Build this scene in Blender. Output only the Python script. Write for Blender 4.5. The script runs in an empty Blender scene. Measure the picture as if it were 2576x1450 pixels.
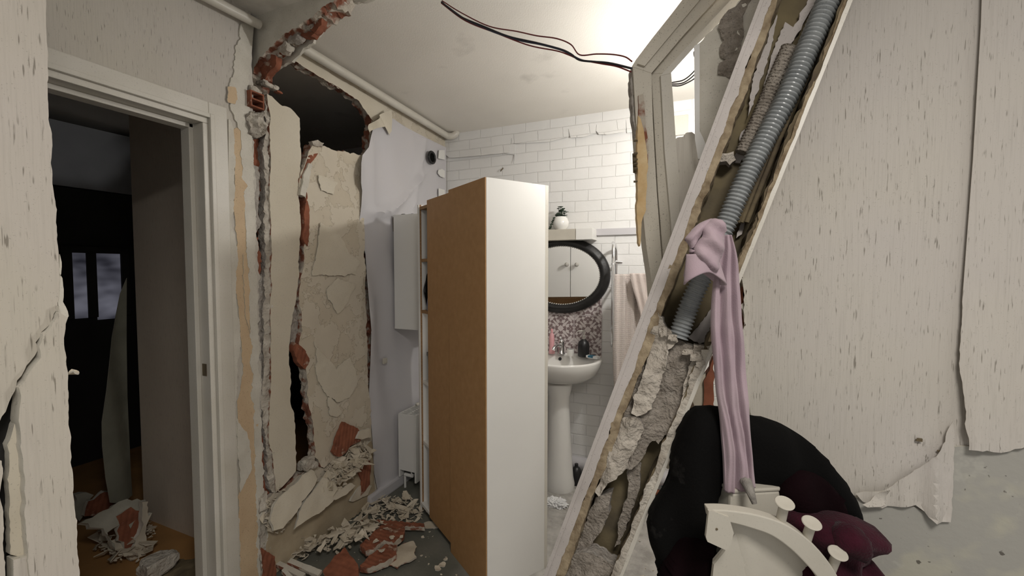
import bpy, bmesh, math, random
from math import pi, sin, cos, radians, sqrt, atan2
from mathutils import Vector, Matrix, noise
from mathutils.geometry import delaunay_2d_cdt

# ------------------------------------------------------------------ camera, world, light
SC = bpy.context.scene
COL = SC.collection
F = 1080.0
YAW, PITCH, CZ = radians(23.4), radians(2.5), 1.46
cd = bpy.data.cameras.new('camera')
cam = bpy.data.objects.new('camera', cd)
COL.objects.link(cam)
cd.sensor_width = 36.0
cd.lens = F / 2576 * 36
cd.clip_start = .02
cam.location = (0, 0, CZ)
cam.rotation_euler = (pi / 2 - PITCH, 0, YAW)
SC.camera = cam
CM = Matrix.Translation((0, 0, CZ)) @ cam.rotation_euler.to_matrix().to_4x4()
SC.view_settings.view_transform = 'Standard'
SC.view_settings.look = 'None'
SC.view_settings.gamma = 1.0
SC.view_settings.exposure = 0.16
w = bpy.data.worlds.new('world')
SC.world = w
w.use_nodes = True
w.node_tree.nodes['Background'].inputs[0].default_value = (1.0, .97, .93, 1)
w.node_tree.nodes['Background'].inputs[1].default_value = 0.36


def lamp(name, kind, loc, power, color, size=.1, rot=(0, 0, 0), sy=None):
    l = bpy.data.lights.new(name, kind)
    l.energy = power
    l.color = color
    if kind == 'AREA':
        l.size = size
        if sy:
            l.shape = 'RECTANGLE'
            l.size_y = sy
    else:
        l.shadow_soft_size = size
    o = bpy.data.objects.new(name, l)
    o.location = loc
    o.rotation_euler = rot
    COL.objects.link(o)
    return o


# added fill light behind the photographer, no lamp known there (the bathroom's bulb is built below as a glowing bulb)
lamp('hall_fill_light', 'AREA', (.5, -.25, 2.48), 31, (1, .95, .89), .5)

# ------------------------------------------------------------------ pixel -> place
CR = CM.to_3x3()


def ray(px, py):
    return CR @ Vector(((px - 1288) / F, -(py - 725) / F, -1))


def pw(px, py, d):
    return Vector((0, 0, CZ)) + ray(px, py) * d


def onax(px, py, a, c):
    r = ray(px, py)
    o = Vector((0, 0, CZ))
    return o + r * ((c - o[a]) / r[a])


def LX(pts, X):      # pixels -> (y, z) on a plane of constant X
    r = []
    for p in pts:
        q = onax(p[0], p[1], 0, X)
        r.append((q.y, q.z) + tuple(p[2:]))
    return r


def LY(pts, Y):
    r = []
    for p in pts:
        q = onax(p[0], p[1], 1, Y)
        r.append((q.x, q.z) + tuple(p[2:]))
    return r


def frX(c, s=1):
    return (Vector((c, 0, 0)), Vector((0, 1, 0)), Vector((0, 0, 1)), Vector((s, 0, 0)))


def frY(c, s=-1):
    return (Vector((0, c, 0)), Vector((1, 0, 0)), Vector((0, 0, 1)), Vector((0, s, 0)))


def frZ(c):
    return (Vector((0, 0, c)), Vector((1, 0, 0)), Vector((0, 1, 0)), Vector((0, 0, 1)))


def frC(px, py, d, lean=0, turn=0):
    """a plane at a point facing the photographer, upright; turn = turned about the vertical"""
    o = pw(px, py, d)
    a = YAW + turn
    u = Vector((cos(a), sin(a), 0))
    n = Vector((sin(a), -cos(a), 0))
    v = Vector((0, 0, 1))
    if lean:
        q = Matrix.Rotation(lean, 3, u)
        n, v = q @ n, q @ v
    return (o, u, v, n)


def LF(pts, fr):     # pixels -> (u, v) in any frame
    o, u, v, n = fr
    c = Vector((0, 0, CZ))
    r = []
    for p in pts:
        d = ray(p[0], p[1])
        t = (o - c).dot(n) / d.dot(n)
        q = c + d * t - o
        r.append((q.dot(u), q.dot(v)) + tuple(p[2:]))
    return r


XL, YB, YP, ZC = -1.84, 2.93, 1.36, 2.70
def zceil(y): return 2.515 + (2.93 - y) * .052

# ------------------------------------------------------------------ objects


def link(name, me, mats, parent=None, recenter=True, smooth=False):
    if isinstance(mats, bpy.types.Material):
        mats = [mats]
    for m in mats:
        me.materials.append(m)
    o = bpy.data.objects.new(name, me)
    COL.objects.link(o)
    if recenter and len(me.vertices):
        xs = [v.co for v in me.vertices]
        c = Vector(((min(v.x for v in xs) + max(v.x for v in xs)) / 2,
                    (min(v.y for v in xs) + max(v.y for v in xs)) / 2, min(v.z for v in xs)))
        me.transform(Matrix.Translation(-c))
        o.location = c
    if parent:
        o.parent = parent
        bp = parent
        inv = Vector((0, 0, 0))
        while bp:
            inv -= bp.location
            bp = bp.parent
        o.location = o.location + inv
    if smooth:
        for p in me.polygons:
            p.use_smooth = True
    return o


def build(name, bm, mats, parent=None, recenter=True, smooth=False):
    bmesh.ops.recalc_face_normals(bm, faces=bm.faces)
    me = bpy.data.meshes.new(name)
    bm.to_mesh(me)
    bm.free()
    return link(name, me, mats, parent, recenter, smooth)


def thing(name, label, cat, loc, group=None):
    o = bpy.data.objects.new(name, None)
    o.empty_display_size = .05
    COL.objects.link(o)
    o.location = loc
    return tag(o, label, cat, group)


def tag(o, label, cat, group=None, kind=None):
    o['label'] = label
    o['category'] = cat
    if group:
        o['group'] = group
    if kind:
        o['kind'] = kind
    return o


def struct(o):
    o['kind'] = 'structure'
    return o


def autosmooth(o, ang=35):
    me = o.data
    for p in me.polygons:
        p.use_smooth = True
    me.set_sharp_from_angle(angle=radians(ang))
    return o


# ------------------------------------------------------------------ shapes
def inside(p, poly):
    x, y = p[0], p[1]
    r = False
    j = len(poly) - 1
    for i in range(len(poly)):
        a, b = poly[i], poly[j]
        if (a[1] > y) != (b[1] > y) and x < (b[0] - a[0]) * (y - a[1]) / (b[1] - a[1]) + a[0]:
            r = not r
        j = i
    return r


def jagged(poly, jag, step, seed):
    out = []
    n = len(poly)
    rnd = random.Random(seed)
    for i in range(n):
        a, b = poly[i], poly[(i + 1) % n]
        j = a[2] if len(a) > 2 else jag
        A, B = Vector(a[:2]), Vector(b[:2])
        L = (B - A).length
        if L < 1e-6:
            continue
        out.append((A.x, A.y))
        if j <= 0:
            continue
        k = int(L / step)
        nr = Vector((-(B - A).y, (B - A).x)) / L
        for q in range(1, k):
            t = q / k
            P = A.lerp(B, t + rnd.uniform(-.25, .25) / k)
            h = noise.noise(Vector((P.x * 14, P.y * 14, seed * 3.7))) * 1.3 + noise.noise(Vector((P.x * 45, P.y * 45, seed * 1.3))) * .7 + rnd.uniform(-.25, .25)
            P = P + nr * h * j * min(1, 5 * t, 5 * (1 - t))
            out.append((P.x, P.y))
    return out


def tri(poly, holes, cell, seed):
    """points + triangles filling a polygon, with loose inner points to bend it by"""
    rnd = random.Random(seed + 5)
    pts = [Vector(p) for p in poly]
    edges = [(i, (i + 1) % len(poly)) for i in range(len(poly))]
    for h in holes:
        b = len(pts)
        pts += [Vector(p) for p in h]
        edges += [(b + i, b + (i + 1) % len(h)) for i in range(len(h))]
    if cell:
        bnd = {}
        for p in pts:
            bnd.setdefault((int(p.x // cell), int(p.y // cell)), []).append(p)
        x0, x1 = min(p.x for p in pts), max(p.x for p in pts)
        y0, y1 = min(p.y for p in pts), max(p.y for p in pts)
        y = y0 + cell / 2
        row = 0
        while y < y1:
            x = x0 + cell * (.25 + .5 * (row % 2))
            while x < x1:
                P = Vector((x + rnd.uniform(-.2, .2) * cell, y + rnd.uniform(-.2, .2) * cell))
                if inside(P, poly) and not any(inside(P, h) for h in holes):
                    kx, ky = int(P.x // cell), int(P.y // cell)
                    if all((P - q).length > cell * .4 for i in (-1, 0, 1) for jj in (-1, 0, 1) for q in bnd.get((kx + i, ky + jj), ())):
                        pts.append(P)
                x += cell
            y += cell * .87
            row += 1
    vs, es, fs, _, _, _ = delaunay_2d_cdt(pts, edges, [], 0, 1e-6)
    res = []
    for f in fs:
        c = (vs[f[0]] + vs[f[1]] + vs[f[2]]) / 3
        if inside(c, poly) and not any(inside(c, h) for h in holes):
            res.append(tuple(f))
    return vs, res


def plate(name, outline, fr, thick, mats, parent=None, holes=(), cell=.05, disp=None, jag=0, step=.012,
          seed=1, layers=1, rough=0, recenter=True, smooth=None, back=None):
    """an outline cut in a plane, with its own thickness behind the face; mats = face, broken edge, back"""
    o, u, v, n = fr
    poly = jagged(outline, jag, step, seed)
    hs = [jagged(h, jag, step, seed + 9 + i) for i, h in enumerate(holes)]
    vs, fs = tri(poly, hs, cell, seed)
    me = bpy.data.meshes.new(name)
    V, Fc, mi = [], [], []
    N = len(vs)
    for p in vs:
        d = disp(p.x, p.y) if disp else 0
        V.append(o + u * p.x + v * p.y + n * d)
    cnt = {}
    for f in fs:
        for i in range(3):
            a, b = f[i], f[(i + 1) % 3]
            cnt[(a, b)] = cnt.get((a, b), 0) + 1
    bedge = [(a, b) for (a, b) in cnt if (b, a) not in cnt]
    rings = [{}]
    bv = sorted({a for e in bedge for a in e})
    for a in bv:
        rings[0][a] = a
    for L in range(1, layers + 1):
        m = {}
        for a in bv:
            p = vs[a]
            t = L / layers
            q = o + u * p.x + v * p.y - n * thick * t
            if back:
                q = q + n * (back(p.x, p.y) * t)
            if rough and L < layers + (1 if back is None else 0):
                s = Vector((p.x * 40, p.y * 40, L * 1.7 + seed))
                q = q + u * noise.noise(s) * rough + v * noise.noise(s + Vector((9, 3, 5))) * rough
            m[a] = len(V)
            V.append(q)
        rings.append(m)
    base = {}
    for i in range(N):
        if i in rings[-1]:
            base[i] = rings[-1][i]
        else:
            base[i] = len(V)
            p = vs[i]
            V.append(o + u * p.x + v * p.y - n * (thick - (back(p.x, p.y) if back else 0)))
    for f in fs:
        Fc.append(f)
        mi.append(0)
        Fc.append((base[f[0]], base[f[2]], base[f[1]]))
        mi.append(2)
    for a, b in bedge:
        for L in range(layers):
            Fc.append((rings[L][b], rings[L][a], rings[L + 1][a], rings[L + 1][b]))
            mi.append(1)
    me.from_pydata([tuple(p) for p in V], [], Fc)
    me.update()
    bm = bmesh.new()
    bm.from_mesh(me)
    bmesh.ops.recalc_face_normals(bm, faces=bm.faces)
    bm.to_mesh(me)
    bm.free()
    if isinstance(mats, bpy.types.Material):
        mats = [mats]
    mats = list(mats)
    while len(mats) < 3:
        mats.append(mats[-1] if len(mats) == 1 else mats[0])
    for p, k in zip(me.polygons, mi):
        p.material_index = k
    ob = link(name, me, mats, parent, recenter)
    if disp if smooth is None else smooth:
        autosmooth(ob, 40)
    return ob


def puff(name, outline, fr, front, bk, mats, parent=None, cell=.012, fold=None, jag=0, seed=1, R=.05, step=.015):
    """a soft closed body: the outline bulged to the front and to the back, with folds"""
    o, u, v, n = fr
    for _ in range(2):                       # round the outline
        outline = [tuple((a * p + b * q) for p, q in zip(outline[i][:2], outline[(i + 1) % len(outline)][:2])) for i in range(len(outline)) for a, b in ((.75, .25), (.25, .75))]
    poly = jagged(outline, jag, step, seed)
    pl = []
    for i in range(len(poly)):
        a, b = Vector(poly[i]), Vector(poly[(i + 1) % len(poly)])
        k = max(1, int((b - a).length / cell))
        for q in range(k):
            pl.append(tuple(a.lerp(b, q / k)))
    vs, fs = tri(pl, [], cell, seed)
    bnd = [Vector(p) for p in pl]
    V, Fc = [], []
    bi = {}
    used = {}
    for f in fs:
        for i in range(3):
            used[(f[i], f[(i + 1) % 3])] = 1
    edge = {a for (a, b) in used if (b, a) not in used} | {b for (a, b) in used if (b, a) not in used}
    H = []
    for i, p in enumerate(vs):
        d = 0 if i in edge else min((p - q).length for q in bnd)
        t = min(1, d / R)
        h = sqrt(max(0, 1 - (1 - t) ** 2))
        H.append(h)
        fo = fold(p.x, p.y) if fold else 0
        V.append(o + u * p.x + v * p.y + n * (front * h + fo * min(1, h * 1.1)))
    for f in fs:
        Fc.append(f)
    m = {}
    for i, p in enumerate(vs):
        if i in edge:
            m[i] = i
        else:
            m[i] = len(V)
            V.append(o + u * p.x + v * p.y - n * (bk * H[i]))
    for f in fs:
        Fc.append((m[f[0]], m[f[2]], m[f[1]]))
    me = bpy.data.meshes.new(name)
    me.from_pydata([tuple(p) for p in V], [], Fc)
    bm = bmesh.new()
    bm.from_mesh(me)
    bmesh.ops.recalc_face_normals(bm, faces=bm.faces)
    bm.to_mesh(me)
    bm.free()
    return link(name, me, mats, parent, smooth=True)


def addbox(bm, c, s, rot=None, bev=0, mi=0):
    r = bmesh.ops.create_cube(bm, size=1)
    M = Matrix.Translation(c) @ (rot.to_4x4() if rot else Matrix()) @ Matrix.Diagonal((*s, 1))
    bmesh.ops.transform(bm, matrix=M, verts=r['verts'])
    es = list({e for v in r['verts'] for e in v.link_edges})
    fs = list({f for v in r['verts'] for f in v.link_faces})
    for f in fs:
        f.material_index = mi
    if bev:
        bmesh.ops.bevel(bm, geom=es, offset=bev, segments=2, affect='EDGES', profile=.6)


def box(name, x0, x1, y0, y1, z0, z1, m, parent=None, bev=.002, recenter=True):
    bm = bmesh.new()
    addbox(bm, Vector(((x0 + x1) / 2, (y0 + y1) / 2, (z0 + z1) / 2)), (x1 - x0, y1 - y0, z1 - z0), None, bev)
    return build(name, bm, m, parent, recenter)


def obox(name, o, ux, uy, a0, a1, b0, b1, z0, z1, m, parent=None, bev=.002, recenter=True):
    """a box in a turned upright frame: origin o, axes ux, uy"""
    rot = Matrix((ux, uy, Vector((0, 0, 1)))).transposed()
    c = o + ux * (a0 + a1) / 2 + uy * (b0 + b1) / 2 + Vector((0, 0, (z0 + z1) / 2))
    bm = bmesh.new()
    addbox(bm, c, (a1 - a0, b1 - b0, z1 - z0), rot, bev)
    return build(name, bm, m, parent, recenter)


def spline(pts, k=8):
    P = [Vector(p) for p in pts]
    P = [P[0] * 2 - P[1]] + P + [P[-1] * 2 - P[-2]]
    out = []
    for i in range(1, len(P) - 2):
        for q in range(k):
            t = q / k
            a, b, c, d = P[i - 1], P[i], P[i + 1], P[i + 2]
            out.append(.5 * ((2 * b) + (c - a) * t + (2 * a - 5 * b + 4 * c - d) * t * t + (3 * b - a - 3 * c + d) * t ** 3))
    out.append(P[-2])
    return out


def addtube(bm, pts, r, sides=10, cap=True):
    P = [Vector(p) for p in pts]
    rings = []
    up = None
    for i, p in enumerate(P):
        t = (P[min(i + 1, len(P) - 1)] - P[max(i - 1, 0)])
        if t.length < 1e-9:
            t = Vector((0, 0, 1))
        t.normalize()
        if up is None:
            up = t.orthogonal().normalized()
        up = (up - t * up.dot(t)).normalized()
        s = t.cross(up)
        rr = r(i, len(P)) if callable(r) else r
        rings.append([bm.verts.new(p + (up * cos(2 * pi * k / sides) + s * sin(2 * pi * k / sides)) * rr) for k in range(sides)])
    for a, b in zip(rings, rings[1:]):
        for k in range(sides):
            bm.faces.new((a[k], a[(k + 1) % sides], b[(k + 1) % sides], b[k]))
    if cap:
        bm.faces.new(rings[0][::-1])
        bm.faces.new(rings[-1])


def tube(name, pts, r, m, parent=None, sides=10, k=0):
    bm = bmesh.new()
    addtube(bm, spline(pts, k) if k else pts, r, sides)
    return autosmooth(build(name, bm, m, parent), 50)


def lathe(name, prof, c, m, parent=None, sides=32, sx=1, sy=1, axis=None):
    """profile (r, z) turned about the upright through c"""
    bm = bmesh.new()
    rings = []
    for r, z in prof:
        if r < 1e-6:
            rings.append([bm.verts.new((0, 0, z))])
        else:
            rings.append([bm.verts.new((r * cos(2 * pi * k / sides) * sx, r * sin(2 * pi * k / sides) * sy, z)) for k in range(sides)])
    for a, b in zip(rings, rings[1:]):
        for k in range(sides):
            p, q = (a[k % len(a)], a[(k + 1) % len(a)]), (b[k % len(b)], b[(k + 1) % len(b)])
            f = [p[0]] + ([p[1]] if p[1] is not p[0] else []) + ([q[1]] if q[1] is not q[0] else []) + [q[0]]
            if len(f) >= 3:
                bm.faces.new(f)
    M = Matrix.Translation(c)
    if axis is not None:
        M = M @ Vector((0, 0, 1)).rotation_difference(Vector(axis)).to_matrix().to_4x4()
    bmesh.ops.transform(bm, matrix=M, verts=bm.verts)
    return autosmooth(build(name, bm, m, parent), 40)


def rockbm(bm, c, s, seed, amp=.35, sub=3, rot=0, flat=1):
    r = bmesh.ops.create_icosphere(bm, subdivisions=sub, radius=1)
    M = Matrix.Rotation(rot, 3, 'Z')
    for v in r['verts']:
        d = v.co.copy()
        k = 1 + amp * noise.noise(d * 1.3 + Vector((seed, 0, 0))) * 1.6 + amp * .5 * noise.noise(d * 3.5 + Vector((seed, 4, 0))) + amp * .3 * noise.noise(d * 8 + Vector((seed, 4, 7)))
        d = d * k
        for a in range(3):                      # broken flat faces
            d[a] = max(-.75, min(.75, d[a]))
        v.co = M @ Vector((d.x * s[0], d.y * s[1], d.z * s[2])) + Vector(c)


def rock(name, c, s, m, parent=None, seed=1, amp=.35, sub=4, rot=0):
    bm = bmesh.new()
    rockbm(bm, c, s, seed, amp, sub, rot)
    return autosmooth(build(name, bm, m, parent), 30)


def drape(name, left, right, fr, th, fold, mats, parent=None, nu=60, k=10, seed=0):
    """hanging cloth between two edges: a flattened closed tube carrying lengthwise folds"""
    L = spline([(a, b, 0) for a, b in LF(left, fr)], k)
    Rr = spline([(a, b, 0) for a, b in LF(right, fr)], k)
    n_ = min(len(L), len(Rr))
    o, u, v, n = fr
    bm = bmesh.new()
    rings = []
    for i in range(n_):
        A, B = L[i], Rr[i]
        s = i / (n_ - 1)
        ring = []
        for j in range(nu):
            t = 2 * pi * j / nu
            c, q = cos(t), sin(t)
            f = .5 + .5 * c
            P = A.lerp(B, f)
            e = 1 - abs(c) ** 8
            h = th * (abs(q) ** .5) * (1 if q > 0 else -1) + fold(f, s) * e
            ring.append(bm.verts.new(o + u * P.x + v * P.y + n * h))
        rings.append(ring)
    for a, b in zip(rings, rings[1:]):
        for j in range(nu):
            bm.faces.new((a[j], a[(j + 1) % nu], b[(j + 1) % nu], b[j]))
    bm.faces.new(rings[0][::-1])
    bm.faces.new(rings[-1])
    return build(name, bm, mats, parent, smooth=True)


# ------------------------------------------------------------------ materials
class S:
    def __init__(s, k, x):
        s.k, s.x = k, x

    def _m(s, op, *a):
        n = s.k.nt.nodes.new('ShaderNodeMath')
        n.operation = op
        for i, q in enumerate((s,) + a):
            if isinstance(q, S):
                s.k.nt.links.new(q.x, n.inputs[i])
            else:
                n.inputs[i].default_value = q
        return S(s.k, n.outputs[0])

    def __add__(s, o): return s._m('ADD', o)
    def __sub__(s, o): return s._m('SUBTRACT', o)
    def __mul__(s, o): return s._m('MULTIPLY', o)
    def __truediv__(s, o): return s._m('DIVIDE', o)
    def __call__(s, op, *a): return s._m(op, *a)


class K:
    """a small wrapper to write node materials as expressions"""
    def __init__(k, name):
        k.m = bpy.data.materials.new(name)
        k.m.use_nodes = True
        k.nt = k.m.node_tree
        k.b = k.nt.nodes['Principled BSDF']
        t = k.nt.nodes.new('ShaderNodeTexCoord')
        k.co = S(k, t.outputs['Object'])
        k.hs = []

    def vec(k, sx=1, sy=1, sz=1, rot=(0, 0, 0), off=(0, 0, 0)):
        n = k.nt.nodes.new('ShaderNodeMapping')
        n.inputs['Scale'].default_value = (sx, sy, sz)
        n.inputs['Rotation'].default_value = rot
        n.inputs['Location'].default_value = off
        k.nt.links.new(k.co.x, n.inputs[0])
        return S(k, n.outputs[0])

    def noise(k, sc, det=3, v=None, ro=.5, dist=0):
        n = k.nt.nodes.new('ShaderNodeTexNoise')
        n.inputs['Scale'].default_value = sc
        n.inputs['Detail'].default_value = det
        n.inputs['Roughness'].default_value = ro
        n.inputs['Distortion'].default_value = dist
        k.nt.links.new((v or k.co).x, n.inputs['Vector'])
        return S(k, n.outputs[0])

    def voro(k, sc, v=None, feat='F1', out=0):
        n = k.nt.nodes.new('ShaderNodeTexVoronoi')
        n.feature = feat
        n.inputs['Scale'].default_value = sc
        k.nt.links.new((v or k.co).x, n.inputs['Vector'])
        return S(k, n.outputs[out])

    def xyz(k, v=None):
        n = k.nt.nodes.new('ShaderNodeSeparateXYZ')
        k.nt.links.new((v or k.co).x, n.inputs[0])
        return [S(k, n.outputs[i]) for i in range(3)]

    def step(k, s, a, b):
        n = k.nt.nodes.new('ShaderNodeMapRange')
        n.inputs['From Min'].default_value = a
        n.inputs['From Max'].default_value = b
        k.nt.links.new(s.x, n.inputs[0])
        return S(k, n.outputs[0])

    def mix(k, f, a, b):
        n = k.nt.nodes.new('ShaderNodeMix')
        n.data_type = 'RGBA'
        for i, q in ((0, f), (6, a), (7, b)):
            if isinstance(q, S):
                k.nt.links.new(q.x, n.inputs[i])
            elif i == 0:
                n.inputs[0].default_value = q
            else:
                n.inputs[i].default_value = (*q, 1) if len(q) == 3 else q
        return S(k, n.outputs[2])

    def bump(k, h, strength=.3, dist=.01):
        k.hs.append((h, strength, dist))

    def done(k, col, rough=.7, metal=0, spec=None, sheen=0):
        if isinstance(col, S):
            k.nt.links.new(col.x, k.b.inputs['Base Color'])
        else:
            k.b.inputs['Base Color'].default_value = (*col, 1)
        if isinstance(rough, S):
            k.nt.links.new(rough.x, k.b.inputs['Roughness'])
        else:
            k.b.inputs['Roughness'].default_value = rough
        k.b.inputs['Metallic'].default_value = metal
        if spec is not None:
            k.b.inputs['Specular IOR Level'].default_value = spec
        if sheen:
            k.b.inputs['Sheen Weight'].default_value = sheen
        last = None
        for h, st, d in k.hs:
            n = k.nt.nodes.new('ShaderNodeBump')
            n.inputs['Strength'].default_value = st
            n.inputs['Distance'].default_value = d
            k.nt.links.new(h.x, n.inputs['Height'])
            if last:
                k.nt.links.new(last.outputs[0], n.inputs['Normal'])
            last = n
        if last:
            k.nt.links.new(last.outputs[0], k.b.inputs['Normal'])
        return k.m


def plain(name, c, rough=.6, var=.12, sc=8, bump=.15, bsc=60, metal=0, speck=0, c2=None, bd=.004, sheen=0, spec=None):
    k = K(name)
    a = k.noise(sc, 4)
    c2 = c2 or tuple(x * (1 - var * 2) for x in c)
    col = k.mix(k.step(a, .3, .7), c, c2)
    if speck:
        s = k.noise(260, 1)
        col = k.mix(k.step(s, .66, .72) * speck, col, tuple(x * .25 for x in c))
    if bump:
        k.bump(k.noise(bsc, 5), bump, bd)
    return k.done(col, rough, metal, sheen=sheen, spec=spec)


def wallpaper(name, c, c2, dash=.65, dark=(.10, .085, .06), den=.635, sc=1.0):
    k = K(name)
    big = k.noise(2.2, 3)
    col = k.mix(k.step(big, .35, .68), c, c2)
    rib = k.noise(1, 2, k.vec(330 * sc, 330 * sc, 9 * sc))
    col = k.mix(k.step(rib, .5, .75) * .20, col, tuple(x * .55 for x in c))
    d = k.noise(1, 1, k.vec(300 * sc, 300 * sc, 24 * sc))
    d2 = k.noise(1, 2, k.vec(60 * sc, 60 * sc, 30 * sc))
    col = k.mix(k.step(d, den, den + .07) * k.step(d2, .42, .58) * dash, col, dark)
    sp = k.noise(300, 1)
    col = k.mix(k.step(sp, .68, .74) * .25, col, dark)
    k.bump(rib + d * .5, .35, .002)
    k.bump(k.noise(3, 2), .15, .02)
    return k.done(col, .8)


m_paper = wallpaper('streaked_wallpaper', (.50, .465, .40), (.52, .485, .44))
m_paper_r = wallpaper('streaked_wallpaper_right', (.545, .51, .45), (.535, .50, .465))
m_paper_near = wallpaper('streaked_wallpaper_near', (.50, .46, .39), (.52, .475, .43), sc=.75)
m_paper_dark = wallpaper('fine_wallpaper_bedroom', (.62, .54, .45), (.56, .48, .40), dash=.3, den=.62)


def m_plaster_():
    k = K('flaking_cream_plaster')
    a = k.noise(3.5, 5, ro=.6)
    col = k.mix(k.step(a, .35, .65), (.58, .52, .42), (.50, .435, .33))
    v = k.voro(9, k.vec(1, 1, .8), 'DISTANCE_TO_EDGE')
    w = k.noise(7, 5, ro=.65)
    fl = k.step(w, .495, .515)
    col = k.mix(fl * .45, col, (.64, .59, .50))
    crack = k.step(w('SUBTRACT', .505)('ABSOLUTE'), .006, .0)
    col = k.mix(crack * .55, col, (.22, .17, .10))
    k.bump(fl, .5, .004)
    k.bump(k.noise(60, 4), .2, .003)
    return k.done(col, .85)


m_plaster = m_plaster_()
m_plaster_s = plain('smooth_cream_plaster', (.62, .57, .47), .85, .05, 4, .15, 40, speck=.3, c2=(.56, .505, .40))
m_old = plain('bare_beige_paint', (.60, .46, .30), .85, .1, 9, .2, 50, speck=.5, c2=(.52, .38, .24))
m_white_old = plain('peeled_white_paint', (.62, .59, .52), .8, .06, 12, .3, 45, speck=.4, c2=(.52, .49, .42))
m_mortar = plain('grey_mortar', (.44, .41, .37), .95, .2, 25, .9, 70, bd=.012, c2=(.24, .21, .18))
m_rubble = plain('pale_lime_rubble', (.58, .54, .47), .95, .15, 18, .9, 55, bd=.014, c2=(.34, .30, .25))
m_brown = plain('old_brown_render', (.16, .125, .07), .9, .2, 12, .5, 40, bd=.008, c2=(.075, .055, .035))
m_dirt = plain('olive_stained_board', (.17, .135, .07), .85, .2, 9, .5, 30, bd=.006, c2=(.09, .072, .045))


def m_terra_():
    k = K('terracotta_brick')
    x, y, z = k.xyz(k.vec(1, 1, 1, (0.3, .2, 0)))
    g = (y * 260)('SINE')
    a = k.noise(20, 4)
    col = k.mix(k.step(a, .3, .7), (.29, .10, .052), (.17, .055, .028))
    col = k.mix(k.step(k.noise(14, 5, ro=.7), .6, .66) * .6, col, (.5, .42, .33))
    k.bump(g, .25, .004)
    k.bump(k.noise(80, 4), .3, .003)
    return k.done(col, .9)


m_terra = m_terra_()


def m_ceil_():
    k = K('textured_ceiling_paper')
    v1 = k.noise(1, 2, k.vec(300, 110, 110, (0, 0, .5)))
    a = k.noise(1.6, 4)
    col = k.mix(k.step(a, .4, .72), (.80, .765, .70), (.73, .695, .63))
    st = k.noise(3.1, 5, k.vec(1, 1, 1, (0, 0, 0), (3.2, 1.7, 0)))
    col = k.mix(k.step(st, .64, .74) * .35, col, (.30, .28, .24))
    k.bump(v1, .35, .002)
    return k.done(col, .85)


m_ceil = m_ceil_()


def m_brick_():
    k = K('white_brick_cladding')
    x, y, z = k.xyz()
    n = k.nt.nodes.new('ShaderNodeCombineXYZ')
    wob = k.noise(5, 3)
    k.nt.links.new((x + wob * .012 + y * .9).x, n.inputs[0])
    k.nt.links.new((z + wob * .012).x, n.inputs[1])
    b = k.nt.nodes.new('ShaderNodeTexBrick')
    b.offset = .5
    b.inputs['Color1'].default_value = (1, 1, 1, 1)
    b.inputs['Color2'].default_value = (.92, .92, .92, 1)
    b.inputs['Mortar'].default_value = (0, 0, 0, 1)
    b.inputs['Scale'].default_value = 1
    b.inputs['Mortar Size'].default_value = .0035
    b.inputs['Mortar Smooth'].default_value = .6
    b.inputs['Brick Width'].default_value = .185
    b.inputs['Row Height'].default_value = .0745
    k.nt.links.new(n.outputs[0], b.inputs['Vector'])
    f = S(k, b.outputs['Fac'])
    a = k.noise(2.5, 4)
    col = k.mix(k.step(a, .35, .7), (.78, .775, .76), (.72, .71, .69))
    col = k.mix(f * .17, col, (.46, .45, .43))
    k.bump(f('MULTIPLY', -1), .6, .005)
    k.bump(k.noise(22, 5), .5, .004)
    return k.done(col, .6)


m_brick = m_brick_()


def m_vinyl_():
    k = K('lilac_grey_vinyl_wallpaper')
    a = k.noise(2, 3)
    col = k.mix(k.step(a, .3, .7), (.53, .52, .54), (.56, .54, .55))
    k.bump(k.noise(160, 3), .12, .002)
    return k.done(col, .55)


m_vinyl = m_vinyl_()
m_white = plain('white_melamine', (.73, .72, .69), .45, .02, 3, .03, 90)
m_gloss = plain('white_gloss_paint', (.60, .57, .51), .4, .05, 6, .08, 60, speck=.25, c2=(.54, .51, .44))
m_enamel = plain('white_enamel', (.70, .69, .66), .3, .02, 3, 0)
m_ceramic = plain('white_ceramic', (.76, .75, .72), .16, .02, 3, 0)
m_mdf = plain('brown_hardboard', (.40, .225, .095), .6, .1, 30, .15, 220, c2=(.35, .19, .075))
m_chip = plain('chipboard_edge', (.36, .21, .10), .8, .2, 120, .3, 150)
m_chrome = plain('chrome', (.75, .75, .76), .12, .02, 3, 0, metal=1)
m_black = plain('black_plastic', (.012, .012, .013), .35, .1, 5, 0)
m_blackw = plain('black_carved_wood', (.018, .017, .017), .45, .3, 25, .4, 60)
m_silver = plain('silver_beads', (.62, .6, .56), .35, .1, 60, 0, metal=.8)
m_floor = plain('grey_cement_floor', (.115, .118, .10), .85, .2, 5, .4, 45, speck=.5, c2=(.20, .195, .17), bd=.004)
m_floor2 = plain('dusty_lit_floor', (.30, .29, .27), .9, .2, 9, .5, 45, speck=.6, c2=(.42, .41, .39), bd=.005)
m_bedfloor = plain('dusty_orange_brown_floor', (.30, .16, .055), .8, .2, 7, .3, 60, c2=(.22, .12, .05))
m_tape = plain('old_yellowed_wood_edge', (.36, .29, .19), .85, .2, 38, .8, 70, c2=(.15, .105, .06), bd=.006)
m_pine = plain('fresh_splintered_pine', (.66, .50, .28), .7, .15, 25, .5, 90, c2=(.55, .36, .16))
m_frame = plain('cream_painted_frame', (.58, .54, .46), .6, .06, 6, .15, 50, speck=.6, c2=(.50, .46, .38))
m_lilac = plain('dusty_lilac_fleece', (.44, .345, .375), .95, .08, 7, .4, 500, c2=(.34, .25, .29), sheen=.15, bd=.0015)
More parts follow.
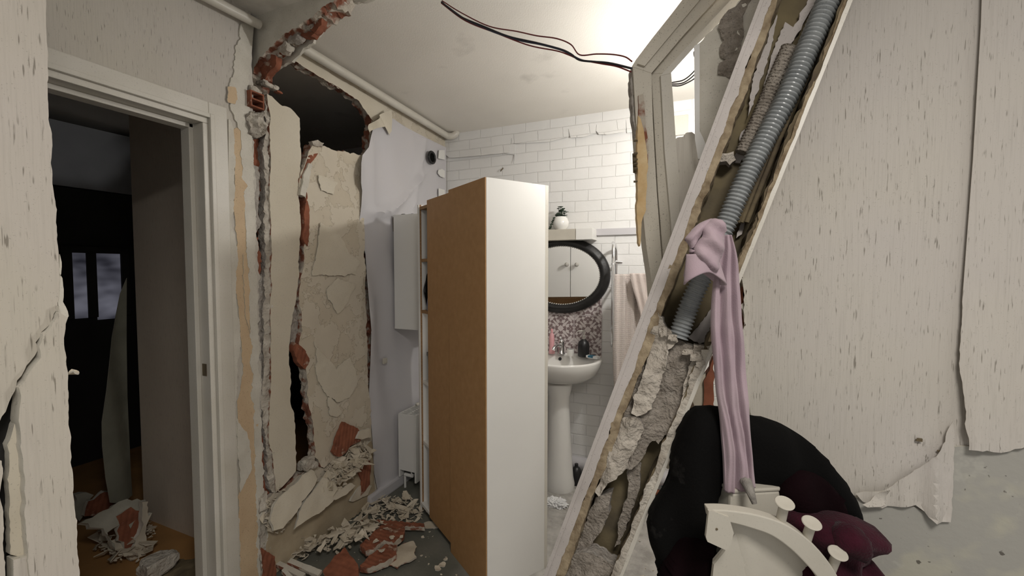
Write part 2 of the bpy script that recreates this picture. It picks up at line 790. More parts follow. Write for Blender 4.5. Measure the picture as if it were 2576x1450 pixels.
def m_coat_():
    k = K('black_cloth_with_dust')
    a = k.noise(9, 5, ro=.65)
    col = k.mix(k.step(a, .62, .78), (.0035, .0033, .0032), (.030, .028, .026))
    k.bump(k.noise(200, 4), .4, .003)
    return k.done(col, .9, spec=.1)


m_blackc = m_coat_()
m_burg = plain('burgundy_fleece', (.050, .009, .018), .95, .2, 14, .7, 230, c2=(.016, .003, .006), sheen=.06, spec=.1)
m_plum = plain('dark_plum_cloth', (.007, .002, .003), .95, .2, 10, .4, 200, spec=.08)
m_rack = plain('cream_plastic', (.54, .51, .44), .45, .05, 5, .06, 90, speck=.12, c2=(.49, .46, .39))
m_towel = plain('rose_beige_towel', (.62, .55, .51), .95, .08, 10, .6, 160, sheen=.1, c2=(.55, .47, .43))
m_leaf = plain('dark_green_leaf', (.03, .055, .03), .5, .3, 30, .2, 80)
m_wirek = plain('black_wire', (.012, .012, .016), .5, .1, 5, 0)
m_wireb = plain('blue_grey_wire', (.03, .035, .06), .5, .1, 5, 0)
m_wirer = plain('dark_red_wire', (.16, .018, .018), .5, .1, 5, 0)
m_pink = plain('pink_bottle_plastic', (.72, .38, .40), .35, .05, 5, 0)
m_dark = plain('void_shade_and_dark_paint', (.03, .028, .026), .9, .2, 4, .1, 20)  # near-black: unlit depth put into the colour; dark window frame too
m_tissue = plain('crumpled_tissue', (.80, .80, .80), .9, .05, 30, .5, 60)
m_flake = plain('paint_flake', (.60, .54, .44), .85, .12, 14, .3, 60, c2=(.50, .44, .34))
m_blue = plain('blue_plastic', (.03, .16, .26), .5, .1, 10, .1, 60)

# ================================================================== THE SETTING
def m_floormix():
    k = K('cement_floor_dust_and_light')
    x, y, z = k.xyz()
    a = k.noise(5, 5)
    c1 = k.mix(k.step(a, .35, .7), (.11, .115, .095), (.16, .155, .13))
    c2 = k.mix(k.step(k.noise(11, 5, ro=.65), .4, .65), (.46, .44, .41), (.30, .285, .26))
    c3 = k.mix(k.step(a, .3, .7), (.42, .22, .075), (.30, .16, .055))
    col = k.mix(k.step(x + a * .3, -.95, -.6), c1, c2)  # paler to the right: dust, with the lamp's brightness put into the colour
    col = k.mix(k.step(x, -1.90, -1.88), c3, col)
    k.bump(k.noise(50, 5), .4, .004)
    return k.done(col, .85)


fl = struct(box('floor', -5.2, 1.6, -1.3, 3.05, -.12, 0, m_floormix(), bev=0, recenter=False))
bm = bmesh.new()
cv = [bm.verts.new((x, y, zceil(y) + h)) for h in (0, .12) for x, y in ((-5.2, -1.3), (1.6, -1.3), (1.6, 3.05), (-5.2, 3.05))]
for f in ((0, 1, 2, 3), (7, 6, 5, 4), (0, 4, 5, 1), (1, 5, 6, 2), (2, 6, 7, 3), (3, 7, 4, 0)):
    bm.faces.new([cv[i] for i in f])
ce = struct(build('ceiling', bm, m_ceil, recenter=False))

# --- left wall of the hall, with the opening of the door
DY0, DY1, DZ = .22, 1.13, 2.07
hall_l = plate('wall_left', [(-1.3, 0), (1.335, 0, .012), (1.335, ZC, 0), (-1.3, ZC)], frX(XL, 1), .12,
               [m_paper, m_mortar, m_paper_dark], holes=[[(DY0, -.0001 + .001), (DY1, .001), (DY1, DZ), (DY0, DZ)]],
               cell=.2, recenter=False, layers=2)
struct(hall_l)
# strips where the wallpaper is gone, next to the door
o1 = plate('bare_plaster_strip', LX([(585, 325), (612, 318), (625, 420), (628, 560), (636, 700), (640, 860), (648, 1040), (655, 1250), (664, 1480, 0), (604, 1480), (600, 1300),
                                (604, 1150), (596, 1010), (612, 940), (604, 820), (588, 700), (598, 610), (585, 520), (592, 470)], XL + .004),
           frX(XL + .004), .004, [m_old, m_white_old], hall_l, jag=.006, step=.008, seed=3, cell=.05, recenter=False)
o2 = plate('torn_paint_edge', LX([(606, 60, 0), (640, 50, 0), (632, 150), (622, 230), (634, 330), (640, 500), (648, 800), (658, 1100), (672, 1480, 0), (652, 1480), (640, 1100),
                                  (628, 800), (618, 560), (606, 330), (590, 300), (576, 230)], XL + .006),
           frX(XL + .006), .006, [m_white_old, m_white_old], hall_l, jag=.010, step=.007, seed=7, cell=.04, recenter=False,
           disp=lambda a, b: .004 * noise.noise(Vector((a * 30, b * 18, 1))))
o3 = plate('torn_paint_edge', LX([(575, 300), (588, 330), (592, 480), (582, 560), (598, 640), (594, 760), (606, 860), (594, 1000), (600, 1120), (592, 1230), (602, 1330), (606, 1480, 0), (588, 1480, 0),
                                  (576, 900, 0)], XL + .006),
           frX(XL + .006), .004, [m_white_old, m_white_old], hall_l, jag=.007, step=.007, seed=8, cell=.05, recenter=False)
for i, pts in enumerate([[(573, 218), (594, 222), (598, 250), (592, 262), (574, 258)], [(596, 1060), (622, 1090), (634, 1180), (604, 1240)], [(612, 640), (624, 690), (630, 840), (618, 800)]]):
    plate('paint_patch', LX(pts, XL + .009), frX(XL + .009), .004, [m_old if i != 1 else m_white_old, m_white_old], hall_l, jag=.006, step=.007, seed=20 + i, cell=0, recenter=False)

# --- the door frame in the left wall (casing, rebate, lining)
tr = bpy.data.objects.new('door_1', None)
COL.objects.link(tr)
struct(tr)
def frame_piece(name, y0, y1, z0, z1, x0, x1):
    return box(name, XL + x0, XL + x1, y0, y1, z0, z1, m_gloss, tr, bev=.003, recenter=False)
frame_piece('casing', DY1, DY1 + .075, 0, DZ + .065, .0, .018)
frame_piece('casing', DY0 - .075, DY0, 0, DZ + .065, .0, .018)
frame_piece('casing', DY0, DY1, DZ, DZ + .065, .0, .018)
frame_piece('casing_bead', DY1, DY1 + .018, 0, DZ + .018, .016, .028)
frame_piece('casing_bead', DY0, DY1, DZ, DZ + .018, .016, .028)
frame_piece('door_lining', DY1 - .022, DY1, 0, DZ - .022, -.125, .014)
frame_piece('door_lining', DY0, DY1, DZ - .022, DZ, -.125, .014)
frame_piece('door_lining', DY0, DY0 + .022, 0, DZ - .022, -.125, .014)
frame_piece('door_stop', DY1 - .040, DY1 - .022, 0, DZ - .022, -.10, -.045)
frame_piece('door_stop', DY0, DY1, DZ - .04, DZ - .022, -.10, -.045)
box('strike_plate', XL - .035, XL - .008, DY1 - .024, DY1 - .0215, 1.02, 1.07, m_brown, tr, bev=.0003, recenter=False)

# --- dark bedroom beyond the door
wb = struct(box('wall_bedroom_right', -2.96, XL - .12, 1.40, 1.47, 0, ZC, m_paper_dark, bev=0, recenter=False))
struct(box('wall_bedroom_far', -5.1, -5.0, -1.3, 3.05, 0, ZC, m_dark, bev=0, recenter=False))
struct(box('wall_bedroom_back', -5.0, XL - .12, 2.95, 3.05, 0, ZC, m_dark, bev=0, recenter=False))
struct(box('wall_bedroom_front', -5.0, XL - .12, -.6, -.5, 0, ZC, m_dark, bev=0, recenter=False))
sof = plain('grey_soffit_paint', (.34, .35, .37), .8, .05, 5, .1, 50)
struct(box('trim_bedroom_soffit', -4.99, -4.2, -.5, 2.94, 2.06, 2.52, sof, bev=.002, recenter=False))
# old window at the far end, faint dusk light on its panes
wf = bpy.data.objects.new('window_1', None)
COL.objects.link(wf)
struct(wf)
kk = K('dusk_window_pane')
x_, y_, z_ = kk.xyz()
kk.b.inputs['Emission Strength'].default_value = .42
g_ = kk.mix(kk.step(kk.noise(3.5, 2, kk.vec(1, 1, 2)), .35, .68), (.03, .03, .04), (.23, .23, .28))
kk.nt.links.new(g_.x, kk.b.inputs['Emission Color'])
m_pane = kk.done((.02, .02, .03), .2)
XW = -4.19
def winpix(a, b, c, d):
    p = LX([(a, b), (c, d)], XW)
    return p
(pa, pb), (pc, pd) = winpix(178, 636, 222, 800), winpix(240, 636, 308, 800)
box('pane', XW - .01, XW, pa[0], pb[0], pb[1], pa[1], m_pane, wf, bev=0, recenter=False)
box('pane', XW - .01, XW, pc[0], pd[0], pd[1], pc[1], m_pane, wf, bev=0, recenter=False)
box('mullion', XW - .012, XW + .012, pb[0], pc[0], pb[1], pa[1], m_dark, wf, bev=.002, recenter=False)
box('window_frame', XW - .012, XW + .02, pa[0] - .06, pd[0] + .06, pa[1], pa[1] + .05, m_dark, wf, bev=.002, recenter=False)
box('window_frame', XW - .012, XW + .02, pa[0] - .06, pa[0], pb[1], pa[1], m_dark, wf, bev=.002, recenter=False)
box('window_frame', XW - .012, XW + .02, pd[0], pd[0] + .05, pb[1], pa[1], m_dark, wf, bev=.002, recenter=False)
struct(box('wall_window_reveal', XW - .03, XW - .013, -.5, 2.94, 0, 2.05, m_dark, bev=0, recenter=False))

# --- bathroom: left wall (broken open), back wall, far right wall
hole_edge = LX([(700, 168), (738, 150), (783, 178), (828, 206), (866, 228), (903, 252), (921, 280), (934, 304), (928, 350), (925, 400), (928, 500), (932, 700), (937, 900), (938, 1075),
                (912, 1092), (880, 1122), (850, 1150), (815, 1178), (785, 1172), (752, 1196), (722, 1222), (690, 1240), (656, 1258)], XL)
poly = [(1.395, ZC, 0)] + [p + (.012,) for p in hole_edge] + [(1.38, .02, 0), (1.38, 0, 0), (YB, 0, 0), (YB, ZC, 0)]
m_wall_low = plain('torn_beige_plaster', (.46, .385, .27), .92, .12, 7, .5, 40, c2=(.37, .30, .20), bd=.006)
kx = K('terracotta_and_plaster_break')
colx = kx.mix(kx.step(kx.noise(18, 4), .44, .54), (.22, .08, .045), (.46, .41, .34))
kx.bump(kx.noise(50, 5), .8, .01)
m_break = kx.done(colx, .95)
bl = plate('wall_bathroom_left', poly, frX(XL, 1), .055, [m_plaster, m_break, m_dark], jag=.010, step=.011, seed=11, cell=.06, layers=3, rough=.012, recenter=False,
           disp=lambda a, b: .004 * noise.noise(Vector((a * 9, b * 9, 3))) if a < 2.0 else 0)
struct(bl)
# bare lower part, paper scraped away
plate('scraped_plaster', LX([(700, 1300), (760, 1245), (840, 1180), (936, 1110), (940, 1150), (944, 1262), (850, 1335), (742, 1412), (668, 1462), (672, 1330)], XL + .012), frX(XL + .012), .012,
      [m_wall_low, m_white_old], bl, jag=.012, step=.01, seed=14, cell=.03, recenter=False,
      disp=lambda a, b: .007 * noise.noise(Vector((a * 14, b * 14, 3))) + .004 * noise.noise(Vector((a * 50, b * 40, 3))))
# beige bare band below the pipe
plate('cracked_beige_band', LX([(716, 122, 0), (760, 128), (838, 190), (900, 225), (960, 262), (978, 283), (955, 298), (938, 305), (921, 281), (903, 254), (866, 230), (828, 208), (783, 180), (738, 152)], XL + .006),
      frX(XL + .006), .005, [m_plaster_s, m_break], bl, jag=.005, step=.008, seed=15, cell=.03, recenter=False)

# vinyl wallpaper hanging loose: wavy free edge, long folds
def vfold(a, b):
    t = max(0, min(1, (2.34 - a) / .3))
    e = max(0, 1 - (a - 2.0) / .12)
    f = .010 * sin(a * 26 + b * 5 + 2 * noise.noise(Vector((a * 3, b * 2, 1))))
    g = .034 * max(0, 1 - abs((b - 1.95) - (a - 2.35) * .55 + .05 * sin(a * 9)) / .05) * max(0, min(1, (2.75 - a) / .2, (a - 1.98) / .15))
    g2 = .026 * max(0, 1 - abs((a - 2.40) + (b - 1.6) * -.28) / .05) * max(0, min(1, (b - 1.35) / .3))
    return .012 + f * (.25 + t) + g + g2 + .035 * e * (0.5 + .5 * sin(b * 7)) + .004 * noise.noise(Vector((a * 8, b * 8, 5)))
vin = plate('peeling_vinyl_wallpaper', LX([(938, 318), (930, 332), (920, 352), (916, 372), (900, 392), (890, 412), (886, 440), (889, 462), (899, 482), (900, 520), (899, 560), (909, 600), (918, 640), (914, 700), (912, 760), (917, 830), (920, 900), (927, 1000),
                                      (932, 1100), (934, 1190), (948, 1240), (984, 1222), (1060, 1180), (1116, 1148), (1119, 500), (1119, 372), (1070, 350), (1020, 322), (985, 300), (962, 296)], XL + .002),
            frX(XL + .002), .0015, [m_vinyl], bl, jag=0, seed=16, cell=.028, recenter=False, disp=vfold, back=lambda a, b: vfold(a, b))
# a curled corner of the vinyl, pale back turned out
cl = LX([(978, 278), (955, 292), (934, 312), (925, 338), (950, 322), (972, 318), (984, 340), (990, 330), (984, 300)], XL + .05)
plate('curled_wallpaper_corner', cl, frX(XL + .05), .002, [m_plaster_s, m_plaster_s], bl, jag=.001, seed=2, cell=.015, recenter=False,
      disp=lambda a, b: .02 * sin((a + b) * 30), back=lambda a, b: .02 * sin((a + b) * 30))
# little tab-shaped tears at the back corner
for pts in ([(1105, 378), (1119, 378), (1119, 402), (1103, 399)], [(1103, 428), (1112, 425), (1119, 430), (1119, 448), (1108, 444), (1102, 436)], [(1104, 474), (1119, 478), (1119, 500), (1104, 494)]):
    plate('torn_tab', LX(pts, XL + .034), frX(XL + .034), .004, [m_white], bl, cell=0, recenter=False)
box('skirting_foot', XL, XL + .035, 2.0, YB, 0, .075, m_vinyl, bl, bev=.012, recenter=False)

# the black vent hole low under the ceiling
vo = onax(1083, 397, 0, XL + .03)
bm = bmesh.new()
addtube(bm, [(vo + Vector((.012, .040 * cos(a), .040 * sin(a)))) for a in [i * 2 * pi / 28 for i in range(29)]], .009, 10)
vent = thing('vent_hole', 'small round black rimmed vent hole in the loose lilac wallpaper', 'vent', vo)
build('rim', bm, m_black, vent)
bm = bmesh.new()
addtube(bm, [vo + Vector((.004, 0, 0)), vo + Vector((.012, 0, 0))], .038, 28)
build('dark_opening', bm, m_blackc, vent)

# back wall of white brick cladding
bw = struct(box('wall_back', -3.0, 1.5, YB, YB + .12, 0, ZC, m_brick, bev=0, recenter=False))
def strip(pts, seed, lift):
    zz = [q[1] for q in LY(pts, YB - .004)]
    z0, z1 = min(zz), max(zz)
    f = lambda a, b: lift * max(0, (z1 - b) / (z1 - z0)) ** 2
    plate('loose_cladding_strip', LY(pts, YB - .004), frY(YB - .004), .003, [m_brick], bw, cell=.03, jag=.0015, step=.02, seed=seed, recenter=False, disp=f, back=f)
strip([(1121, 374), (1286, 348), (1286, 386), (1200, 394), (1134, 399), (1122, 390)], 1, .025)
strip([(1288, 348), (1428, 324), (1428, 345), (1380, 358), (1300, 362), (1290, 360), (1283, 384)], 2, .018)
strip([(1430, 324), (1500, 314), (1499, 336), (1470, 346), (1436, 348)], 3, .015)
strip([(1501, 314), (1574, 303), (1573, 334), (1530, 341), (1508, 340), (1500, 330)], 4, .022)
strip([(1575, 303), (1606, 298), (1606, 333), (1578, 336)], 5, .012)
strip([(1265, 367), (1297, 362), (1298, 388), (1297, 412), (1294, 390), (1272, 387), (1266, 378)], 6, .02)
struct(box('wall_far_right', 1.5, 1.6, YP, YB + .12, 0, ZC, m_brick, bev=0, recenter=False))
q0, q1 = onax(1490, 578, 1, YB), onax(1630, 590, 1, YB)
struct(box('trim_1', q0.x, .2, YB - .018, YB, q1.z + .002, q0.z + .002, m_vinyl, bev=.002, recenter=False))

# patterned tiles behind the basin
def m_tiles():
    k = K('patterned_mauve_tiles')
    x, y, z = k.xyz()
    T = .195
    x1, z1 = onax(1515, 800, 1, YB).x, onax(1515, 796, 1, YB).z
    u = (x - x1) * (1 / T) + 50
    v = (z - z1) * (1 / T) + 50
    fu, fv = u('FRACT') - .5, v('FRACT') - .5
    iu, iv = u('FLOOR'), v('FLOOR')
    au, av = fu('ABSOLUTE'), fv('ABSOLUTE')
    r = ((fu * fu) + (fv * fv))('SQRT')
    th = av('ARCTAN2', au)
    # flower and interlaced arcs
    pet = (th * 8)('COSINE')
    s1 = (r * 25 + pet * 1.8)('SINE')
    cu, cv = au - .5, av - .5
    rc = ((cu * cu) + (cv * cv))('SQRT')
    s2 = (rc * 30 + (cv('ARCTAN2', cu) * 8)('COSINE') * 1.2)('SINE')
    near = k.step(r - rc, -.02, .02)
    a = s1 * (near * -1 + 1) + s2 * near
    s3 = (au * 26 + (av * 16)('SINE') * 1.4)('SINE') * ((av * 26 + (au * 16)('SINE') * 1.4)('SINE'))
    sel = k.step((iu * 1.7 + iv * 2.9)('SINE'), -.05, .05)
    p = a * sel + s3 * 1.5 * (sel * -1 + 1)
    col = k.mix(k.step(p, -.1, .15), (.23, .175, .175), (.62, .57, .56))
    edge = k.step(au('MAXIMUM', av), .478, .486)
    col = k.mix(edge, col, (.50, .45, .45))
    k.bump(edge('MULTIPLY', -1), .5, .003)
    return k.done(col, .3)
m_tile = m_tiles()
q0, q1 = onax(1515, 740, 1, YB - .006), onax(1515, 893, 1, YB - .006)
struct(box('trim_tiled_splashback', -1.42, q0.x, YB - .008, YB, q1.z - .02, q0.z + .05, m_tile, bev=.001, recenter=False))

# --- right: the standing part of the partition wall, wallpapered
ctr = LY([(1866, 690), (1874, 720), (1862, 770), (1870, 850), (1866, 930), (1876, 1010), (1880, 1060), (1878, 1200), (1880, 1460)], YP)
top = LY([(1950, -260), (1925, 40), (1905, 300), (1880, 520)], YP)
poly = [(ctr[-1][0], 0, 0), (1.5, 0, 0), (1.5, ZC, 0), (top[0][0], ZC, .006)] + [p + (.010,) for p in top[1:]] + [p + (.010,) for p in ctr]
m_rw = m_paper_r
rw = plate('wall_right', poly, frY(YP), .10, [m_rw, m_break, m_rw], cell=.05, layers=4, rough=.02, seed=31, step=.012, recenter=False,
           disp=lambda a, b: .004 * noise.noise(Vector((a * 4, b * 4, 8))) + .010 * max(0, 1 - abs((b - .98) - (a - .50) * .62) / .035) * max(0, min(1, (a - .3) / .1)) * max(0, min(1, (.66 - a) / .08)))
struct(rw)
# bare plaster below the torn paper
k_ = K('bare_greenish_plaster')
a_ = k_.noise(3.2, 4, ro=.6)
c_ = k_.mix(k_.step(a_, .48, .53), (.43, .415, .345), (.37, .36, .325))
c_ = k_.mix(k_.step(k_.noise(55, 2), .70, .73) * .8, c_, (.06, .05, .04))
c_ = k_.mix(k_.step(k_.noise(5, 5, ro=.7), .60, .64) * .35, c_, (.50, .49, .43))
k_.bump(k_.noise(60, 4), .3, .003)
m_bare = k_.done(c_, .9)
plate('bare_plaster', LY([(2150, 1252), (2200, 1262), (2300, 1276), (2345, 1300), (2388, 1316), (2392, 1200), (2402, 1125), (2470, 1128), (2490, 1134), (2560, 1126), (2900, 1150), (2900, 1700, 0), (2100, 1700, 0), (2110, 1300)], YP - .009),
      frY(YP - .009), .006, [m_bare, m_white_old], rw, jag=.004, step=.01, seed=33, cell=.05, recenter=False)
# sheet flaps hanging over it
def flap(name, pts, Y, f, seed):
    plate(name, LY(pts, Y), frY(Y), .0012, [m_paper_r, m_white_old], rw, cell=.014, jag=.003, step=.01, seed=seed, recenter=False, disp=f, back=f)
flap('hanging_wallpaper_flap', [(2474, -200, 0), (2900, -200, 0), (2900, 1140), (2576, 1120), (2545, 1126), (2512, 1136), (2488, 1132), (2458, 1128), (2424, 1124), (2420, 1040), (2414, 960), (2409, 880), (2418, 760, 0), (2446, 400, 0), (2466, 60, 0)],
     YP - .010, lambda a, b: .003 + .030 * max(0, min(1, (1.42 - b) / .5)) * max(0, 1 - abs(a - .60) / .07) + .012 * max(0, 1 - abs(a - .68) / .03) * max(0, min(1, (1.5 - b) / .5)), 41)
flap('hanging_wallpaper_flap', [(2150, 1238), (2190, 1236), (2222, 1232), (2244, 1222), (2262, 1206), (2300, 1182), (2340, 1150), (2376, 1110), (2396, 1060), (2400, 1130), (2396, 1200), (2389, 1312), (2366, 1310), (2344, 1306), (2322, 1284),
                                (2302, 1270), (2262, 1272), (2216, 1274), (2196, 1272), (2170, 1262)], YP - .014,
     lambda a, b: .002 + .012 * sin(a * 60 + 1) ** 2 * max(0, min(1, (.97 - b) / .12)) + .012 * max(0, 1 - abs(a - .535) / .02), 42)
flap('curled_flap_tip', [(2238, 1232), (2220, 1240), (2204, 1250), (2190, 1262), (2168, 1268), (2180, 1274), (2216, 1274), (2228, 1270), (2234, 1250)], YP - .030, lambda a, b: .008 * sin(b * 90), 43)
# nail hole with crumbled plaster
pn = onax(2312, 1107, 1, YP - .008)
rock('nail_hole', pn, (.008, .003, .005), m_brown, rw, seed=8, amp=.8, sub=3)
rock('nail_hole', onax(2361, 1135, 1, YP - .014), (.004, .002, .003), m_brown, rw, seed=4, sub=2)
# red brick edge and old paint strips showing at the broken end
plate('broken_brick_edge', LY([(1852, 740), (1872, 720), (1880, 830), (1872, 920), (1880, 1060), (1860, 1240), (1842, 1260), (1846, 980)], YP + .02), frY(YP + .02), .07, [m_terra, m_terra], rw, jag=.006, seed=45, cell=.03, recenter=False, layers=2, rough=.006)
plate('broken_brick_edge', LY([(1770, 960), (1795, 900), (1800, 1060), (1790, 1240), (1764, 1240), (1772, 1090)], YP + .03), frY(YP + .03), .06, [m_terra, m_terra], rw, jag=.006, seed=46, cell=.03, recenter=False, layers=2, rough=.006)
plate('broken_plaster_edge', LY([(1735, 960), (1775, 940), (1792, 1010), (1786, 1240), (1680, 1260), (1700, 1180), (1730, 1100), (1748, 1040)], YP + .045), frY(YP + .045), .03, [m_plaster_s, m_mortar], rw, jag=.008, seed=47, cell=.03, recenter=False)
plate('torn_paint_edge', LY([(1866, 700), (1878, 700), (1882, 780), (1874, 820), (1884, 900), (1880, 1040), (1890, 1120), (1870, 1120), (1866, 990), (1872, 900), (1864, 840), (1870, 780)], YP - .008), frY(YP - .008), .01, [m_white_old], rw, jag=.006, seed=48, cell=.02, recenter=False)

# --- near left: cracked pier
XN = -1.20
pier = bpy.data.objects.new('wall_near_left', None)
COL.objects.link(pier)
struct(pier)
wob = lambda a, b: .004 * noise.noise(Vector((a * 8, b * 3, 2))) + .002 * noise.noise(Vector((a * 30, b * 12, 2)))
def pz(name, pts, Y, th, mats, seed, jag=.003, **kw):
    return plate(name, LX(pts, XN - Y), frX(XN - Y), th, mats, pier, jag=jag, step=.008, seed=seed, cell=.03, recenter=False, disp=wob, layers=2, **kw)
pz('cracked_panel', [(-700, -420, 0), (112, -420, 0), (116, 0), (122, 300), (133, 440), (142, 560), (149, 640), (150, 730), (146, 776), (128, 812), (104, 836), (90, 862), (94, 884), (66, 920), (42, 958), (30, 996), (14, 1036), (-2, 1080), (-60, 1110), (-700, 1200)], 0, .03, [m_paper_near, m_white_old], 51)
pz('cracked_panel', [(150, 770), (156, 790), (172, 800), (166, 828), (168, 900), (171, 980), (178, 1100), (184, 1220), (192, 1330), (200, 1450, .002), (236, 2500, 0), (92, 2500, 0), (74, 1450), (66, 1330), (58, 1180), (50, 1080), (47, 975), (76, 934), (104, 900), (99, 872), (108, 840), (134, 812)], -.012, .035, [m_paper_near, m_white_old], 52)
pz('cracked_panel', [(18, 1120), (40, 1060), (50, 1080), (58, 1180), (66, 1330), (70, 1400), (44, 1400), (26, 1396), (24, 1250)], +.008, .02, [m_plaster_s, m_white_old], 53)
pz('cracked_panel', [(-700, 1230), (-60, 1160), (4, 1160), (8, 1300), (14, 1450), (40, 2500, 0), (-700, 2500, 0)], -.002, .03, [m_paper_near, m_white_old], 54)
pz('cracked_panel', [(34, 1410), (68, 1400), (76, 1430), (90, 2500, 0), (44, 2500, 0)], -.006, .03, [m_paper_near, m_white_old], 55, jag=.002)
box('pier_core', XN - .16, XN - .05, .12, .39, 0, ZC, m_dark, pier, bev=0, recenter=False)  # core coloured near-black to put shade into the cracks
pz('plaster_crumbs', [(152, 640), (158, 700), (160, 760), (174, 796), (168, 806), (150, 800), (148, 740)], +.004, .02, [m_white_old, m_white_old], 56, jag=.004)

# a small white frame and a dark hook on the far wall
for px, py, hw, hh, mm, nm in ((1712, 318, .045, .06, m_gloss, 'wall_mounted_box'),):
    c = onax(px, py, 1, YB)
    o = box(nm, c.x - hw, c.x + hw, YB - .03, YB, c.z - hh, c.z + hh, mm, None, .004)
    tag(o, 'small white box on the bright wall inside the twisted door frame', 'box')
c = onax(1265, 427, 1, YB)
hk = tube('wall_hook', [c + Vector((0, 0, .012)), c + Vector((.004, -.010, .004)), c + Vector((-.002, -.022, -.006)), c + Vector((-.010, -.016, -.014))], .004, m_brown, None, 8, 5)
tag(hk, 'small dark bent hook on the white brick wall above the tall cabinet', 'hook')

# ================================================================== THE BROKEN PARTITION
def clampz(pts, z=2.66):
    return [(p[0], min(p[1], z)) + tuple(p[2:]) for p in pts]

arc = [(627, 218), (633, 186), (643, 160), (668, 130), (700, 99), (735, 72), (770, 50), (800, 28), (832, 6), (850, -14), (860, -60, 0)]
rem = plate('wall_partition_remnant', clampz(LY([(612, -60, 0), (618, 90, 0)] + [(a[0], a[1], .012) if len(a) < 3 else a for a in arc], YP)), frY(YP), .095, [m_white_old, m_break, m_dark],
            cell=.04, layers=6, rough=.018, seed=61, step=.009, recenter=False, disp=lambda a, b: .004 * noise.noise(Vector((a * 15, b * 15, 8))))
struct(rem)
# far skin of plaster reaching lower than the near one
plate('plaster_skin', clampz(LY([(640, 60, 0), (655, 195), (668, 200), (690, 178), (705, 168), (735, 156), (760, 128), (788, 108), (806, 84), (822, 62), (836, 36), (870, 18), (925, 2), (960, -30, 0)], YP + .085)), frY(YP + .085), .012,
      [m_white_old, m_white_old], rem, jag=.010, cell=.03, seed=62, recenter=False, disp=lambda a, b: .008 * noise.noise(Vector((a * 18, b * 18, 8))))
def shard(name, px, py, plane, s, m, parent, seed, rot=0, amp=.3):
    return rock(name, onax(px, py, 1, plane), s, m, parent, seed=seed, amp=amp, sub=4, rot=rot)
for i, (px, py, s, m) in enumerate([(745, 92, (.045, .03, .035), m_mortar), (775, 70, (.05, .025, .02), m_rubble), (720, 122, (.035, .03, .03), m_rubble), (700, 110, (.028, .03, .03), m_mortar),
                                    (795, 50, (.035, .03, .02), m_rubble), (815, 25, (.05, .03, .035), m_mortar), (655, 188, (.016, .02, .018), m_mortar), (664, 210, (.035, .03, .010), m_rubble), (850, 4, (.05, .04, .02), m_rubble)]):
    shard('mortar_lump', px, py, YP + .045, s, m, rem, 70 + i)
for i, pts in enumerate([[(635, 185), (650, 150), (672, 132), (694, 140), (690, 168), (672, 186), (664, 200), (640, 204)], [(690, 128), (712, 96), (708, 84), (696, 104), (680, 120)], [(745, 50), (800, 28), (814, 38), (808, 62), (790, 82), (778, 70), (790, 52), (760, 60)],
                         [(738, 82), (768, 74), (792, 82), (784, 92), (752, 90)], [(684, 128), (722, 118), (716, 132), (690, 140)]]):
    plate('brick_shard', LY(pts, YP + .03 + .004 * i), frY(YP + .03 + .004 * i), .03, [m_terra, m_terra], rem, jag=.006, cell=.02, seed=80 + i, recenter=False,
          disp=lambda a, b: .01 * noise.noise(Vector((a * 25, b * 25, 1))), layers=2, rough=.006)

# the torn edge left on the left wall
stub = thing('brick_partition_stub', 'torn strip of hollow red brick and grey mortar running down the wall beside the door', 'broken brickwork', (XL, 1.36, 0))
def sp(name, pts, dx, th, mats, seed, jag=.006, cell=.02, amp=.008, **kw):
    return plate(name, LX(pts, XL + dx), frX(XL + dx), th, mats, stub, jag=jag, step=.008, seed=seed, cell=cell, layers=3, rough=.008,
                 disp=lambda a, b: amp * noise.noise(Vector((a * 40, b * 30, seed))) + amp * .6 * noise.noise(Vector((a * 110, b * 90, seed))), **kw)
sp('mortar_bed', [(664, 238), (676, 250), (680, 330), (676, 420), (682, 560), (686, 700), (684, 820), (680, 900), (686, 1060), (690, 1180), (694, 1240), (676, 1230), (668, 1100), (656, 1020), (664, 900), (662, 780), (668, 660), (664, 560), (668, 460), (660, 380), (666, 330)], .004, .04, [m_rubble, m_mortar], 91, amp=.012)
sp('mortar_bed', [(632, 412), (650, 420), (654, 470), (650, 540), (654, 570), (644, 590), (632, 566)], -.006, .04, [m_mortar, m_mortar], 92)
sp('mortar_bed', [(644, 700), (658, 690), (664, 780), (658, 880), (662, 960), (656, 1050), (648, 1040), (644, 860)], -.012, .03, [m_mortar, m_mortar], 93)
sp('mortar_bed', [(652, 1250), (672, 1236), (676, 1290), (670, 1340), (690, 1420), (676, 1480), (656, 1480)], .01, .05, [m_rubble, m_mortar], 94, amp=.015)
sp('brick_face', [(634, 600), (650, 596), (656, 640), (658, 680), (648, 706), (638, 700)], -.004, .04, [m_terra, m_terra], 95)
sp('brick_face', [(640, 340), (652, 350), (648, 400), (660, 440), (666, 480), (664, 560), (656, 590), (650, 560), (656, 480), (642, 440), (630, 392)], -.030, .02, [m_terra, m_terra], 96)
sp('brick_face', [(644, 1060), (664, 1072), (684, 1110), (680, 1150), (694, 1200), (676, 1244), (652, 1230), (646, 1140)], -.018, .03, [m_terra, m_terra], 97, amp=.004)
sp('brick_face', [(660, 1380), (690, 1400), (700, 1470), (664, 1480)], .02, .05, [m_terra, m_terra], 98)
sp('brick_face', [(660, 700), (664, 780), (668, 900), (656, 1040), (650, 960), (656, 800)], -.03, .02, [m_terra, m_terra], 99)
sp('lumpy_mortar', [(624, 292), (640, 280), (662, 284), (672, 316), (664, 342), (650, 348), (632, 336)], .022, .05, [m_rubble, m_mortar], 100, amp=.03, cell=.008)
